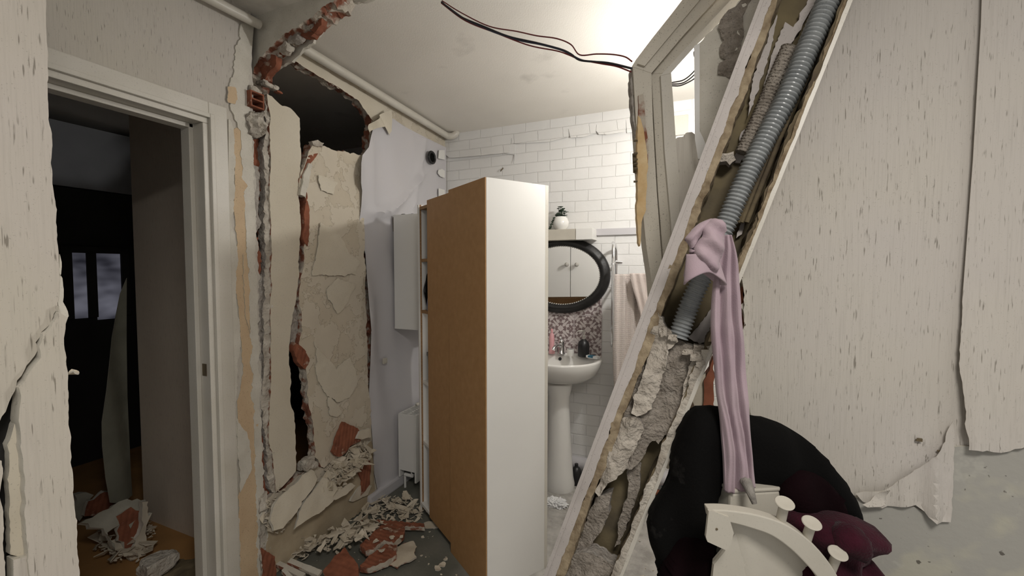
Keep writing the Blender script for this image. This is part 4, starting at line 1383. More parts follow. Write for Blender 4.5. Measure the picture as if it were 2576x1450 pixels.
# light switch in the bedroom
sk = onax(493, 857, 1, 1.40)
so = thing('light_switch', 'square light switch on the dim bedroom wall seen through the doorway', 'switch', sk)
fpl = box('face_plate', sk.x - .04, sk.x + .04, 1.39, 1.40, sk.z - .04, sk.z + .04, m_paper_dark, so, bev=.002)
box('rocker', sk.x - .022, sk.x + .022, 1.384, 1.39, sk.z - .022, sk.z + .022, m_rack, fpl, bev=.002)

# ================================================================== THE BASIN CORNER
BXc, BY1 = onax(1400, 900, 1, 2.70).x, YB
bz = zat(893, 2.96)
BW, BD = .285, .44
sink = thing('washbasin', 'white ceramic pedestal washbasin under the oval mirror', 'washbasin', (BXc, 2.70, 0))
def dring(s, z, off=0, sd=None):
    r = []
    N = 56
    for i in range(N):
        t = 2 * pi * i / N
        c, s_ = cos(t), sin(t)
        if s_ < 0:                            # bowed front
            x, y = BW * c, BD * .62 * s_
        else:                                 # squarer back
            k = 1 / (abs(c) ** 3.2 + abs(s_) ** 3.2) ** (1 / 3.2)
            x, y = BW * c * k * (1 - .10 * s_), BD * .38 * s_ * k
        r.append((BXc + x * s, 2.762 + off + y * (sd or s), z))
    return r
prof = [(.30, -.165, .04, None), (.42, -.16, .03, None), (.66, -.145, .015, None), (.86, -.105, .006, None), (.96, -.055, 0, None), (1.0, -.014, 0, None), (.995, -.003, 0, None), (.975, 0, 0, None), (.93, -.003, 0, None),
        (.86, -.010, -.020, .80), (.82, -.030, -.024, .76), (.74, -.075, -.024, .68), (.55, -.115, -.02, .5), (.28, -.128, -.02, .26), (.05, -.130, -.02, .05)]
bm = bmesh.new()
rings = [[bm.verts.new(p) for p in dring(s, bz + z, off, sd)] for s, z, off, sd in prof]
for a, b in zip(rings, rings[1:]):
    for i in range(len(a)):
        j = (i + 1) % len(a)
        bm.faces.new((a[i], a[j], b[j], b[i]))
bm.faces.new(rings[0][::-1])
bm.faces.new(rings[-1])
bas = autosmooth(build('basin', bm, m_ceramic, sink), 60)
ovp = Vector((BXc - .025, 2.762 - .024 + BD * .38 * .775, bz - .036))
bm = bmesh.new()
addtube(bm, [ovp, ovp + Vector((0, -.010, 0))], .0115, 18)
build('overflow_hole', bm, m_black, bas)
lathe('pedestal', [(.105, 0), (.108, .03), (.098, .08), (.090, .20), (.078, .38), (.070, .54), (.072, .62), (.090, bz - .170), (.086, bz - .160), (0, bz - .160)], Vector((BXc + .012, 2.72, 0)), m_ceramic, sink, 40, sy=.95)
# tap
fp = onax(1412, 893, 1, 2.86)
fp.z = bz
tap = thing('mixer_tap', 'chrome single-lever tap on the back of the washbasin', 'tap', fp)
lathe('tap_body', [(0, 0), (.026, 0), (.026, .008), (.021, .014), (.020, .075), (.022, .085), (.014, .10), (0, .102)], fp, m_chrome, tap, 24)
tube('spout', [fp + Vector((0, -.01, .055)), fp + Vector((-.01, -.05, .070)), fp + Vector((-.018, -.10, .062)), fp + Vector((-.020, -.115, .048))], .011, m_chrome, tap, 14, 6)
tube('lever', [fp + Vector((0, 0, .098)), fp + Vector((.006, -.02, .112)), fp + Vector((.010, -.055, .124))], .007, m_chrome, tap, 10, 5)
# soap dispenser
fp = onax(1468, 893, 1, 2.84)
fp.z = bz
sd = thing('soap_dispenser', 'black round-shouldered soap dispenser with a pump on the washbasin', 'soap dispenser', fp)
lathe('bottle', [(0, 0), (.036, 0), (.039, .006), (.039, .075), (.034, .098), (.018, .112), (.012, .118), (0, .118)], fp, m_black, sd, 32)
lathe('pump_collar', [(.011, .116), (.011, .140), (.006, .144), (.006, .168), (.009, .170), (.009, .178), (0, .180)], fp, m_silver, sd, 20)
tube('pump_nozzle', [fp + Vector((.004, 0, .172)), fp + Vector((-.03, -.012, .172)), fp + Vector((-.042, -.016, .164))], .0045, m_silver, sd, 8, 4)
# cup
fp = onax(1435, 893, 1, 2.82)
fp.z = bz
cp = thing('toothbrush_cup', 'small white cup with a dark open top next to the soap dispenser', 'cup', fp)
lathe('cup_body', [(0, 0), (.020, 0), (.024, .02), (.024, .048), (.021, .048), (.020, .01), (0, .008)], fp, m_ceramic, cp, 24)
lathe('dark_inset', [(.0, .044), (.0205, .044), (.0205, .0455), (0, .0455)], fp, m_black, cp, 20)
# pink bottle
fp = onax(1388, 893, 1, 2.85)
fp.z = bz
pb = thing('pink_bottle', 'slim pink plastic bottle on the washbasin beside the tap', 'bottle', fp)
lathe('bottle', [(0, 0), (.021, 0), (.022, .01), (.017, .06), (.020, .10), (.015, .135), (.008, .145), (0, .145)], fp, m_pink, pb, 24)
lathe('cap', [(0, .143), (.009, .145), (.008, .172), (0, .176)], fp, m_pink, pb, 16)
# soap box
fp = onax(1492, 897, 1, 2.80)
fp.z = bz + .001
sb = obox('soap_packet', fp, Vector((.93, -.36, 0)), Vector((.36, .93, 0)), -.045, .045, -.018, .018, 0, .016, m_tissue)
tag(sb, 'small white and blue packet lying on the right rim of the washbasin', 'packet')
fb_ = obox('printed_band', fp, Vector((.93, -.36, 0)), Vector((.36, .93, 0)), -.030, .010, -.0185, .0185, .004, .0165, m_blue, sb, bev=.0005)

# oval mirror
mc = onax(1412, 693, 1, YB - .02)
mir = thing('oval_mirror', 'oval mirror in a wide black carved frame with a silver beaded edge', 'mirror', (mc.x, YB - .02, mc.z - .27))
A_, B_ = onax(1535, 693, 1, YB - .02).x - mc.x, (onax(1412, 597, 1, YB - .02).z - mc.z)
bm = bmesh.new()
prof = [(1.0, -.018), (1.0, .002), (.985, .012), (.955, .016), (.90, .030), (.86, .034), (.82, .030), (.80, .022), (.775, .018), (.765, .004)]
N = 96
def ell(s, i, d):
    t = 2 * pi * i / N
    w_ = (1 - s) * .265          # frame of even width
    return Vector((mc.x + (A_ - w_ * 1.06) * cos(t), YB - .02 - d, mc.z + (B_ - w_) * sin(t)))
rings = [[bm.verts.new(ell(s, i, d)) for i in range(N)] for s, d in prof]
for a, b in zip(rings, rings[1:]):
    for i in range(N):
        bm.faces.new((a[i], a[(i + 1) % N], b[(i + 1) % N], b[i]))
autosmooth(build('frame', bm, m_blackw, mir), 50)
bm = bmesh.new()
for i in range(104):
    t = 2 * pi * i / 104
    w_ = .235 * .265
    c = Vector((mc.x + (A_ - w_ * 1.06) * cos(t), YB - .02 - .012, mc.z + (B_ - w_) * sin(t)))
    bmesh.ops.create_icosphere(bm, subdivisions=1, radius=.0055, matrix=Matrix.Translation(c))
build('beading', bm, m_silver, mir, smooth=True)
bm = bmesh.new()
vs = [bm.verts.new(ell(.76, i, .006)) for i in range(N)]
bm.faces.new(vs)
m_mirror = plain('mirror_glass', (.9, .9, .9), .01, 0, 2, 0, metal=1)
build('mirror_glass', bm, m_mirror, mir)

# shelf with plants
q0, q1 = onax(1491, 574, 1, 2.80), onax(1491, 602, 1, 2.80)
sx1 = q0.x
shf = thing('wall_shelf', 'cream wooden shelf board with a white end above the oval mirror', 'shelf', (sx1 - .3, 2.86, q1.z))
box('board', sx1 - .62, sx1 - .112, 2.80, YB, q1.z, q0.z, plain('pale_beige_wood', (.60, .56, .48), .6, .1, 6, .2, 50), shf)
box('end_block', sx1 - .112, sx1, 2.795, YB, q1.z - .001, q0.z + .001, m_white, shf)
def plant(label, px, r, nleaf, seed, hl):
    c = onax(px, 574, 1, 2.855)
    c.z = q0.z + .001
    t = thing('potted_plant', label, 'plant', c)
    lathe('pot', [(0, 0), (r * .6, 0), (r * .95, r * .45), (r, r * .9), (r * .8, r * 1.5), (r * .66, r * 1.62), (r * .60, r * 1.58), (r * .6, r * 1.3), (0, r * 1.3)], c, m_ceramic, t, 32)
    rnd = random.Random(seed)
    bm = bmesh.new()
    for i in range(nleaf):
        a = rnd.uniform(0, 2 * pi)
        rr = rnd.uniform(0, r * .9)
        b = c + Vector((rr * cos(a) - (r * .4 if i % 3 == 0 else 0), rr * sin(a) * .7, r * 1.5 + rnd.uniform(0, hl) * (1 - rr / r * .6)))
        s = rnd.uniform(.013, .022)
        M = Matrix.Translation(b) @ Matrix.Rotation(rnd.uniform(0, 6), 4, 'Z') @ Matrix.Rotation(rnd.uniform(-1, 1), 4, 'X') @ Matrix.Diagonal((s, s * .55, s * .16, 1))
        bmesh.ops.create_icosphere(bm, subdivisions=2, radius=1, matrix=M)
        addtube(bm, [c + Vector((0, 0, r * 1.3)), b], .0014, 5)
    if hl > .04:
        for j in range(9):
            b = c + Vector((-r * .7 - .004 * j, -r * .5, r * 1.5 - .009 * j))
            M = Matrix.Translation(b) @ Matrix.Rotation(j * 1.3, 4, 'Z') @ Matrix.Rotation(.7, 4, 'X') @ Matrix.Diagonal((.012, .007, .003, 1))
            bmesh.ops.create_icosphere(bm, subdivisions=2, radius=1, matrix=M)
    build('leaves', bm, m_leaf, t, smooth=True)
plant('dark-leaved plant in a round white pot at the end of the shelf', 1411, .055, 38, 4, .085)
plant('small green plant in a white pot mostly hidden behind the tall cabinet', 1357, .034, 16, 6, .03)

# skirting pipe along the back wall
sk = struct(bpy.data.objects.new('baseboard_back', None))
COL.objects.link(sk)
tube('rounded_skirting', [Vector((-1.7, YB - .03, .10)), Vector((1.4, YB - .03, .10))], .045, m_vinyl, sk, 18)
bt = onax(1450, 1200, 1, 2.80)
bt.z = 0
bk = thing('black_bottle', 'black bottle on the floor just right of the basin pedestal', 'bottle', bt)
lathe('bottle', [(0, 0), (.034, 0), (.036, .01), (.036, .09), (.022, .115), (.012, .12), (.012, .14), (0, .14)], bt, m_black, bk, 24)

# towel rail with towel
ra, rb = pw(1549, 640, 2.90), pw(1540, 640, 2.60)
zt, zb2 = zat(612, 2.74), zat(874, 2.68)
rail = thing('towel_rail', 'chrome looped towel rail seen edge-on right of the mirror', 'towel rail', ((ra.x + rb.x) / 2, (ra.y + rb.y) / 2, zb2))
loop = [Vector((ra.x, ra.y, z)) for z in (zb2 + .10, zt - .10)]
mid = Vector(((ra.x + rb.x) / 2, (ra.y + rb.y) / 2, 0))
pts = []
for i in range(33):
    t = 2 * pi * i / 32
    k = 1 / (abs(cos(t)) ** 3.5 + abs(sin(t)) ** 3.5) ** (1 / 3.5)
    u_ = (rb - ra).normalized()
    pts.append(mid + u_ * (.15 * k * cos(t)) + Vector((-.012 * abs(sin(t)) ** 6 + .006, 0, (zt + zb2) / 2 + (zt - zb2) / 2 * k * sin(t))))
tube('loop', pts, .010, m_chrome, rail, 14, 3)
for z in (.2, .4, .6, .8):
    c = mid + Vector((0, 0, zb2 + (zt - zb2) * z))
    tube('rung', [c - u_ * .145, c + u_ * .145], .007, m_chrome, rail, 10)
tube('wall_bracket', [mid - u_ * .13 + Vector((0, 0, zt - .12)), Vector((mid.x + .03, YB, zt - .12))], .008, m_chrome, rail, 10)
tf = frC(1590, 700, 2.66, turn=.15)
def tfold(f, s_):
    return .030 * sin(f * 11 + 1.2 * s_) * (.3 + .7 * s_) + .012 * sin(f * 31 + 2 * s_)
kq = K('quilted_rose_beige_towel')
x_, y_, z_ = kq.xyz()
q1_ = ((x_ + z_) * 520)('SINE') * (((x_ * -1) + z_) * 520)('SINE')
kq.bump(q1_, .5, .004)
m_quilt = kq.done(kq.mix(kq.step(q1_, -.2, .6), (.61, .54, .50), (.645, .575, .535)), .95)
tw = drape('hanging_towel', [(1541, 690), (1540, 760), (1541, 860), (1544, 960), (1548, 1060), (1556, 1140)], [(1640, 690), (1656, 760), (1650, 860), (1630, 960), (1622, 1060), (1610, 1140)], tf, .012, tfold, m_quilt, k=14, nu=90)
tag(tw, 'rose-beige quilted bath towel hanging between the chrome rail and the leaning casing', 'towel')
tg2 = (tf[0] + tf[3] * .055,) + tf[1:]
kd = drape('hanging_towel', [(1584, 688), (1590, 720), (1602, 760), (1612, 800), (1622, 850), (1628, 900)], [(1646, 688), (1660, 740), (1664, 790), (1658, 830), (1648, 870), (1640, 905)], tg2, .006,
           lambda f, s_: .010 * sin(f * 22 + 2 * s_) * (1 - .3 * s_), m_towel, k=12, nu=70)
tag(kd, 'plain beige towel folded over the top of the quilted one', 'towel')

# crumpled tissue
ti = onax(1400, 1266, 2, .01)
def crump(name, c, s, m, seed, flat=.4):
    bm = bmesh.new()
    r = bmesh.ops.create_icosphere(bm, subdivisions=5, radius=1)
    for v in bm.verts:
        d = v.co.copy()
        k = 1 + .5 * abs(noise.noise(d * 2.2 + Vector((seed, 0, 0)))) + .4 * abs(noise.noise(d * 5 + Vector((seed, 3, 0)))) - .3
        v.co = Vector((d.x * s[0] * k, d.y * s[1] * k, max(-.2, d.z) * s[2] * k)) + Vector(c)
    o = build(name, bm, m)
    return autosmooth(o, 25)
o = crump('crumpled_tissue', ti, (.075, .055, .03), m_tissue, 3)
o.location.z = 0
tag(o, 'crumpled white tissue on the floor in front of the basin pedestal', 'tissue')

# ================================================================== CLOTHES, COAT RACK, SCARF
# the box the clothes hang over
bo = pw(1935, 1400, .99)
bo.z = 0
uu = Vector((cos(YAW + .1), sin(YAW + .1), 0))
vv = Vector((-uu.y, uu.x, 0))
sbx = thing('storage_box', 'pale box standing under the black clothes and the coat rack', 'box', bo)
boxz = zat(1232, .95)
obox('box_body', bo, uu, vv, -.118, .125, -.03, .20, 0, boxz - .004, m_rack, sbx, bev=.006)
obox('box_lid', bo, uu, vv, -.120, .127, -.032, .202, boxz - .004, boxz + .004, m_rack, sbx, bev=.003)
gf = frC(1900, 1250, 1.00)
gp = lambda off, base=gf: (base[0] + base[3] * off,) + base[1:]
def gfold(a, b):
    return .030 * noise.noise(Vector((a * 9, b * 5, 1))) + .014 * sin(a * 40 + b * 12 + 3 * noise.noise(Vector((a * 4, b * 4, 2))))
blk = puff('black_coat', LF([(1742, 1036), (1752, 1026), (1790, 1024), (1812, 1022), (1860, 1040), (1900, 1048), (1950, 1058), (1990, 1080), (2030, 1106), (2072, 1146), (2108, 1190), (2136, 1232), (2150, 1262), (2156, 1290), (2154, 1312), (2110, 1330), (2040, 1330), (1990, 1300),
                            (1960, 1262), (1900, 1216), (1822, 1222), (1800, 1260), (1790, 1340), (1792, 1450), (1800, 1600), (1690, 1620), (1672, 1560), (1660, 1450), (1648, 1400), (1634, 1368), (1628, 1330), (1640, 1290), (1668, 1250),
                            (1688, 1210), (1690, 1170), (1696, 1130), (1712, 1086), (1728, 1056)], gf), gf, .05, .08, m_blackc, cell=.013, fold=gfold, R=.07)
tag(blk, 'black coat draped in a wide arch over the pale box beneath the lilac scarf', 'coat')
plum = puff('plum_garment', LF([(1664, 1420), (1690, 1380), (1730, 1330), (1770, 1320), (1800, 1360), (1798, 1450), (1790, 1560), (1740, 1560), (1734, 1440), (1720, 1450), (1700, 1600), (1672, 1600), (1656, 1480)], gp(.03)), gp(.03), .05, .04, m_plum, cell=.013,
            fold=lambda a, b: .015 * sin(a * 70 + b * 10), R=.04)
tag(plum, 'dark plum garment hanging below the left side of the black coat', 'garment')
inner = puff('black_sweater', LF([(1950, 1250), (1990, 1180), (2060, 1190), (2120, 1250), (2140, 1310), (2080, 1330), (2020, 1320)], gp(.05)), gp(.05), .03, .05, m_plum, cell=.014, fold=gfold, R=.05)
tag(inner, 'near-black sweater tucked between the black coat and the burgundy fleece', 'garment')
ffl = frC(2120, 1350, .93)
fl1 = puff('burgundy_fleece', LF([(1975, 1290), (2040, 1284), (2100, 1288), (2150, 1300), (2186, 1318), (2204, 1326), (2215, 1346), (2210, 1380), (2198, 1394), (2178, 1392), (2168, 1410), (2130, 1418), (2180, 1400), (2202, 1416), (2212, 1440), (2216, 1470), (2240, 1520), (2300, 1640), (2290, 1900), (1900, 1900), (1960, 1500), (1990, 1380)], ffl), ffl, .06, .08,
           m_burg, cell=.012, fold=lambda a, b: .018 * sin(b * 60 + a * 14 + 2 * noise.noise(Vector((a * 8, b * 8, 1)))) + .01 * noise.noise(Vector((a * 20, b * 20, 1))), R=.05, jag=.002)
tag(fl1, 'burgundy fleece blanket bunched up against the right wall below the black coat', 'blanket')
fl2 = puff('sleeve_roll', LF([(2100, 1330), (2140, 1318), (2168, 1330), (2184, 1360), (2180, 1395), (2160, 1412), (2130, 1400), (2090, 1372)], gp(.06, ffl)), gp(.06, ffl), .035, .04, m_burg, fl1, cell=.012,
            fold=lambda a, b: .004 * noise.noise(Vector((a * 90, b * 90, 1))), R=.03)

# coat rack
rf = frC(1950, 1330, .84, lean=.12)
rf = (rf[0], rf[1], rf[2], rf[3])
rp = lambda off: gp(off, rf)
rack = thing('coat_rack', 'cream plastic coat rack with a curved rim and three round pegs', 'coat rack', pw(1960, 1620, .86))
plate('back_panel', LF([(1826, 1298), (1880, 1312), (1940, 1330), (1990, 1358), (2028, 1396), (2052, 1442), (2080, 1520), (2110, 1640), (1770, 1640), (1786, 1500), (1796, 1412), (1822, 1382)], rp(-.035)), rp(-.035), .006, [m_rack, m_rack], rack, cell=.02,
      disp=lambda a, b: .012 * math.exp(-((a + .055 + b * .3) / .02) ** 2), seed=5)
plate('panel_wing', LF([(1822, 1390), (1850, 1342), (1890, 1462), (1905, 1640), (1770, 1640), (1788, 1500), (1796, 1422)], rp(-.028)), rp(-.028), .006, [m_rack, m_rack], rack, cell=.03, seed=6)
rim_o = [(1783, 1285), (1816, 1285), (1850, 1288), (1900, 1296), (1950, 1310), (1986, 1326), (2020, 1348), (2056, 1380), (2090, 1422), (2114, 1464), (2140, 1530), (2155, 1640)]
rim_i = [(2118, 1640), (2104, 1545), (2084, 1500), (2060, 1458), (2022, 1414), (1984, 1378), (1940, 1348), (1890, 1330), (1846, 1318), (1812, 1312), (1788, 1312)]
rim_o2 = [(q.x, q.y) for q in spline([(a, b, 0) for a, b in rim_o], 5)]
rim_i2 = [(q.x, q.y) for q in spline([(a, b, 0) for a, b in rim_i], 5)]
rmr = plate('curved_rim', LF(rim_o2 + rim_i2, rp(.004)), rp(.004), .022, [m_rack, m_rack], rack, cell=.02, seed=7)
md = rmr.modifiers.new('bevel', 'BEVEL')
md.width = .0022
md.segments = 2
md.limit_method = 'ANGLE'
fl_ = plate('end_flange', LF([(1783, 1287), (1790, 1286), (1834, 1302), (1846, 1342), (1838, 1374), (1828, 1386), (1806, 1376), (1780, 1364), (1776, 1352)], rp(.008)), rp(.008), .006, [m_rack, m_rack], rack, cell=.03, seed=8)
q = LF([(1803, 1332)], rp(.0085))[0]
bm = bmesh.new()
sc = rp(.0085)[0] + rf[1] * q[0] + rf[2] * q[1]
addtube(bm, [sc - rf[3] * .004, sc + rf[3] * .001], .0022, 14)
build('screw_hole', bm, m_brown, rack)
for (bx_, by_, tx_, ty_) in ((1962, 1318, 1974, 1266), (2026, 1364, 2042, 1316), (2090, 1434, 2108, 1392)):
    qa = LF([(bx_, by_)], rp(-.012))[0]
    qb = LF([(tx_, ty_)], rp(.000))[0]
    A = rp(-.012)[0] + rf[1] * qa[0] + rf[2] * qa[1]
    B = rp(.000)[0] + rf[1] * qb[0] + rf[2] * qb[1]
    L_ = (B - A).length
    lathe('peg', [(0, 0), (.0092, 0), (.0086, L_ - .006), (.010, L_ - .003), (.0165, L_ - .002), (.0172, L_), (.0160, L_ + .0015), (.006, L_ + .001), (0, L_ - .0005)], A, m_rack, rack, 28, axis=(B - A))

# scarf knotted round the hose
sf = frC(1800, 650, .925)
def pleat(a, b):
    return .0075 * sin(a * 300 + 1.5 * sin(b * 9) + b * 5) + .004 * sin(a * 520 + b * 11)
scarf = thing('scarf', 'dusty lilac fleece scarf knotted round the grey hose and hanging down over the black coat', 'scarf', pw(1858, 1236, .95))
def pleat(f, s_):
    d = .8 * sin(s_ * 5) + .5 * sin(s_ * 13)
    return (.010 * sin(f * 15 + d) + .005 * sin(f * 31 + 2.2 * d + 2 * s_)) * min(1, .35 + 2.2 * s_) + .006 * noise.noise(Vector((f * 3, s_ * 9, 2)))
drape('hanging_tail', [(1808, 592), (1800, 660), (1794, 720), (1789, 790), (1790, 850), (1797, 920), (1802, 985), (1810, 1040), (1816, 1100), (1821, 1165), (1822, 1236)],
      [(1838, 592), (1852, 650), (1858, 720), (1862, 790), (1868, 860), (1873, 930), (1878, 1000), (1882, 1060), (1888, 1120), (1893, 1175), (1897, 1222)], sf, .011, pleat, m_lilac, scarf, nu=90, k=14)
sg = (sf[0] + sf[3] * .03,) + sf[1:]
puff('knot_fold', LF([(1797, 546), (1825, 560), (1823, 600), (1816, 640), (1806, 664), (1808, 684), (1790, 688), (1768, 668), (1748, 650), (1744, 626), (1758, 606), (1770, 592), (1766, 574), (1780, 560)], sg), sg, .020, .03, m_lilac, scarf, cell=.006,
     fold=lambda a, b: .007 * sin((a * .8 + b) * 120) + .003 * noise.noise(Vector((a * 60, b * 60, 1))), R=.022)
sh = (sf[0] + sf[3] * .018,) + sf[1:]
puff('knot_loop', LF([(1719, 604), (1734, 586), (1752, 566), (1770, 556), (1797, 547), (1790, 566), (1774, 582), (1762, 598), (1748, 620), (1742, 644), (1732, 640), (1736, 622), (1728, 610)], sh), sh, .018, .02, m_lilac, scarf, cell=.006,
     fold=lambda a, b: .006 * sin((a - b) * 150), R=.016)
# the open cup of cloth at the bottom of the knot: a bent sheet with its own thickness
bm = bmesh.new()
def cup_pt(i, j, th):
    t = i / 40
    s = j / 12
    ang = -2.9 + t * 5.1
    rad = (.034 + .010 * s) * (1 - th)
    q = LF([(1764 + 4 * s, 640 + 62 * s)], sh)[0]
    base = sh[0] + sh[1] * q[0] + sh[2] * q[1]
    wv = .006 * sin(t * 15) * s
    return base + sh[1] * ((rad + wv) * cos(ang)) + sh[3] * ((rad * .75 + wv) * sin(ang) * -1 - .004) + sh[2] * (-.014 * s * cos(ang * 2))
g = [[[bm.verts.new(cup_pt(i, j, th)) for j in range(13)] for i in range(41)] for th in (0, .10)]
for th in (0, 1):
    for i in range(40):
        for j in range(12):
            bm.faces.new((g[th][i][j], g[th][i + 1][j], g[th][i + 1][j + 1], g[th][i][j + 1]))
for i in range(40):
    for j in (0, 12):
        bm.faces.new((g[0][i][j], g[0][i + 1][j], g[1][i + 1][j], g[1][i][j]))
for j in range(12):
    for i in (0, 40):
        bm.faces.new((g[0][i][j], g[0][i][j + 1], g[1][i][j + 1], g[1][i][j]))
build('knot_cup', bm, m_lilac, scarf, smooth=True)
tube('lint_tuft', [pw(1876, 1212, .93), pw(1884, 1228, .91), pw(1891, 1248, .90), pw(1898, 1268, .895)], lambda i, n_: .012 * (1 - .6 * i / n_), plain('grey_lint', (.30, .28, .25), .95, .2, 60, .8, 120), scarf, 14, 6)

# ================================================================== DEBRIS
rnd = random.Random(77)
def flake(name, c, size, m, seed, tilt=.3, th=.003, n=7, parent=None, curl=.25, elong=1, rec=True):
    r = random.Random(seed)
    out = []
    for i in range(n):
        a = 2 * pi * (i + r.uniform(-.3, .3)) / n
        rr = size * r.uniform(.6, 1.1)
        out.append((rr * cos(a) * elong, rr * sin(a)))
    ax = Matrix.Rotation(r.uniform(0, 6.28), 3, 'Z') @ Matrix.Rotation(r.uniform(-tilt, tilt), 3, 'X') @ Matrix.Rotation(r.uniform(-tilt, tilt), 3, 'Y')
    fr = (Vector(c), ax @ Vector((1, 0, 0)), ax @ Vector((0, 1, 0)), ax @ Vector((0, 0, 1)))
    cu = lambda a, b: curl * (a * a - b * b * .3) / size + .1 * size * noise.noise(Vector((a * 30, b * 30, seed)))
    return plate(name, out, fr, th, [m, m_white_old], parent, cell=size * .35, jag=size * .22, step=max(.005, size * .15), seed=seed, disp=cu, back=cu)
# the larger broken bricks on the floor by the left wall
def onfloor(pts, z, name, m, th, label, cat, seed, group=None, jag=.004, tilt=0, disp=None, parent=None):
    fr = frZ(z)
    if tilt:
        c = onax(sum(p[0] for p in pts) / len(pts), sum(p[1] for p in pts) / len(pts), 2, z)
        R = Matrix.Rotation(tilt, 3, 'X')
        fr = (c, Vector((1, 0, 0)), R @ Vector((0, 1, 0)), R @ Vector((0, 0, 1)))
    o = plate(name, LF(pts, fr), fr, th, [m, m_break], None, jag=jag, cell=.02, seed=seed, layers=2, rough=.003,
              disp=disp or (lambda a, b: .003 * noise.noise(Vector((a * 20, b * 20, seed))) + (.003 * sin(a * 160 + b * 100) if m is m_terra else 0)))
    tag(o, label, cat, group)
    return o
onfloor([(812, 1440), (842, 1400), (868, 1378), (900, 1420), (904, 1462), (880, 1490), (830, 1475)], .045, 'broken_brick', m_terra, .03, 'triangular piece of ridged red brick nearest to the photographer in the floor rubble', 'brick', 301, tilt=.2)
onfloor([(905, 1424), (930, 1398), (968, 1372), (984, 1358), (1000, 1374), (998, 1396), (975, 1412), (930, 1428)], .05, 'broken_brick', m_terra, .03, 'flat ridged red brick piece beside the large pale paint sheet', 'brick', 302)
onfloor([(905, 1372), (930, 1350), (958, 1322), (1000, 1314), (1018, 1325), (1016, 1346), (990, 1366), (966, 1360), (940, 1382), (920, 1386)], .065, 'broken_brick', m_terra, .03, 'long red brick piece in the middle of the rubble heap, chips lying on it', 'brick', 303)
onfloor([(902, 1311), (915, 1306), (1066, 1317), (1068, 1327), (990, 1324), (930, 1318)], .05, 'brick_strip', m_terra, .02, 'thin straight reddish strip lying across the rubble behind the brick pieces', 'strip', 304, jag=.002)
onfloor([(966, 1425), (985, 1400), (1000, 1378), (1018, 1366), (1040, 1362), (1049, 1376), (1042, 1394), (1048, 1404), (1030, 1414), (1010, 1420), (1000, 1430), (984, 1422)], .022, 'paint_sheet', m_flake, .004, 'large pale sheet of fallen paint on the floor right of the brick pieces', 'paint flake', 305, jag=.006,
        disp=lambda a, b: .012 * noise.noise(Vector((a * 12, b * 12, 5))) + .004)
onfloor([(1066, 1316), (1078, 1312), (1100, 1314), (1102, 1328), (1070, 1330)], .008, 'paint_sheet', m_flake, .004, 'pale paint piece at the foot of the tall cabinet', 'paint flake', 306)
for i, (x0, y0, x1, y1, wd) in enumerate([(690, 1418, 760, 1452, 9), (722, 1415, 800, 1446, 10), (708, 1436, 740, 1470, 8), (790, 1470, 720, 1490, 8)]):
    o = onfloor([(x0, y0), (x0 + wd, y0 - wd), (x1 + wd, y1 - wd), (x1, y1 + 3)], .05 + .012 * i, 'wood_lath', m_white_old, .015, ['short pale lath at the foot of the left wall, the uppermost one', 'whitish lath lying furthest right at the foot of the left wall', 'pale lath end sticking out beside the brick strip', 'pale lath lying lowest at the bottom edge'][i],
                'lath', 310 + i, 'pale laths at the foot of the wall', jag=.002)
for i, (px, py, sz, z) in enumerate([(1100, 1432, .022, .004), (1112, 1422, .018, .004), (1075, 1288, .012, .004), (1048, 1268, .008, .006), (1028, 1258, .006, .005), (1060, 1398, .008, .004), (1063, 1352, .010, .004), (960, 1385, .02, .075), (985, 1352, .016, .075), (945, 1362, .016, .078), (1010, 1350, .012, .08), (1078, 1420, .006, .004), (1120, 1408, .012, .005)]):
    o = flake('paint_flake', onax(px, py, 2, z), sz, m_flake, 330 + i, .15)
    tag(o, 'small single flake of pale paint lying apart on the floor or a brick', 'paint flake', 'single paint flakes on the floor')
# the heap of chips: two heaps of pale flakes
def heap(name, label, c0, ax, ay, nfl, size, seed, zf=lambda u, v: 0, tilt=.7):
    r = random.Random(seed)
    bm = bmesh.new()
    for i in range(nfl):
        a, q = r.uniform(0, 2 * pi), sqrt(r.random())
        u_, v_ = q * cos(a), q * sin(a)
        p = c0 + ax * u_ + ay * v_
        h = zf(u_, v_) * r.uniform(.3, 1)
        s = size * (.35 + 1.5 * r.random() ** 2.2)
        R = Matrix.Rotation(r.uniform(0, 6.28), 3, 'Z') @ Matrix.Rotation(r.uniform(-tilt, tilt), 3, 'X') @ Matrix.Rotation(r.uniform(-tilt, tilt), 3, 'Y')
        k = r.choice((3, 4, 5, 6, 7))
        top, bot = [], []
        for j in range(k):
            t = 2 * pi * (j + r.uniform(-.3, .3)) / k
            rr = s * r.uniform(.35, 1.25)
            d = Vector((rr * cos(t), rr * sin(t) * .6, .25 * rr * cos(t) ** 2))
            top.append(bm.verts.new(p + Vector((0, 0, h + s * .3)) + R @ d))
            bot.append(bm.verts.new(p + Vector((0, 0, h + s * .3)) + R @ (d - Vector((0, 0, .003)))))
        bm.faces.new(top)
        bm.faces.new(bot[::-1])
        for j in range(k):
            bm.faces.new((top[j], bot[j], bot[(j + 1) % k], top[(j + 1) % k]))
    o = build(name, bm, m_flake)
    o['label'] = label
    o['category'] = 'debris'
    o['kind'] = 'stuff'
    return o
heap('paint_chips', 'heap of pale paint chips on the floor behind the thin red strip', onax(985, 1290, 2, .0), Vector((.20, -.02, 0)), Vector((.03, .13, 0)), 190, .026, 1, lambda u, v: .04 * (1 - u * u))
heap('paint_chips', 'spread of pale paint chips round the broken bricks near the left wall', onax(870, 1376, 2, .0), Vector((.22, .22, 0)), Vector((-.06, .07, 0)), 230, .032, 2, lambda u, v: .09 * (1 - u * u))
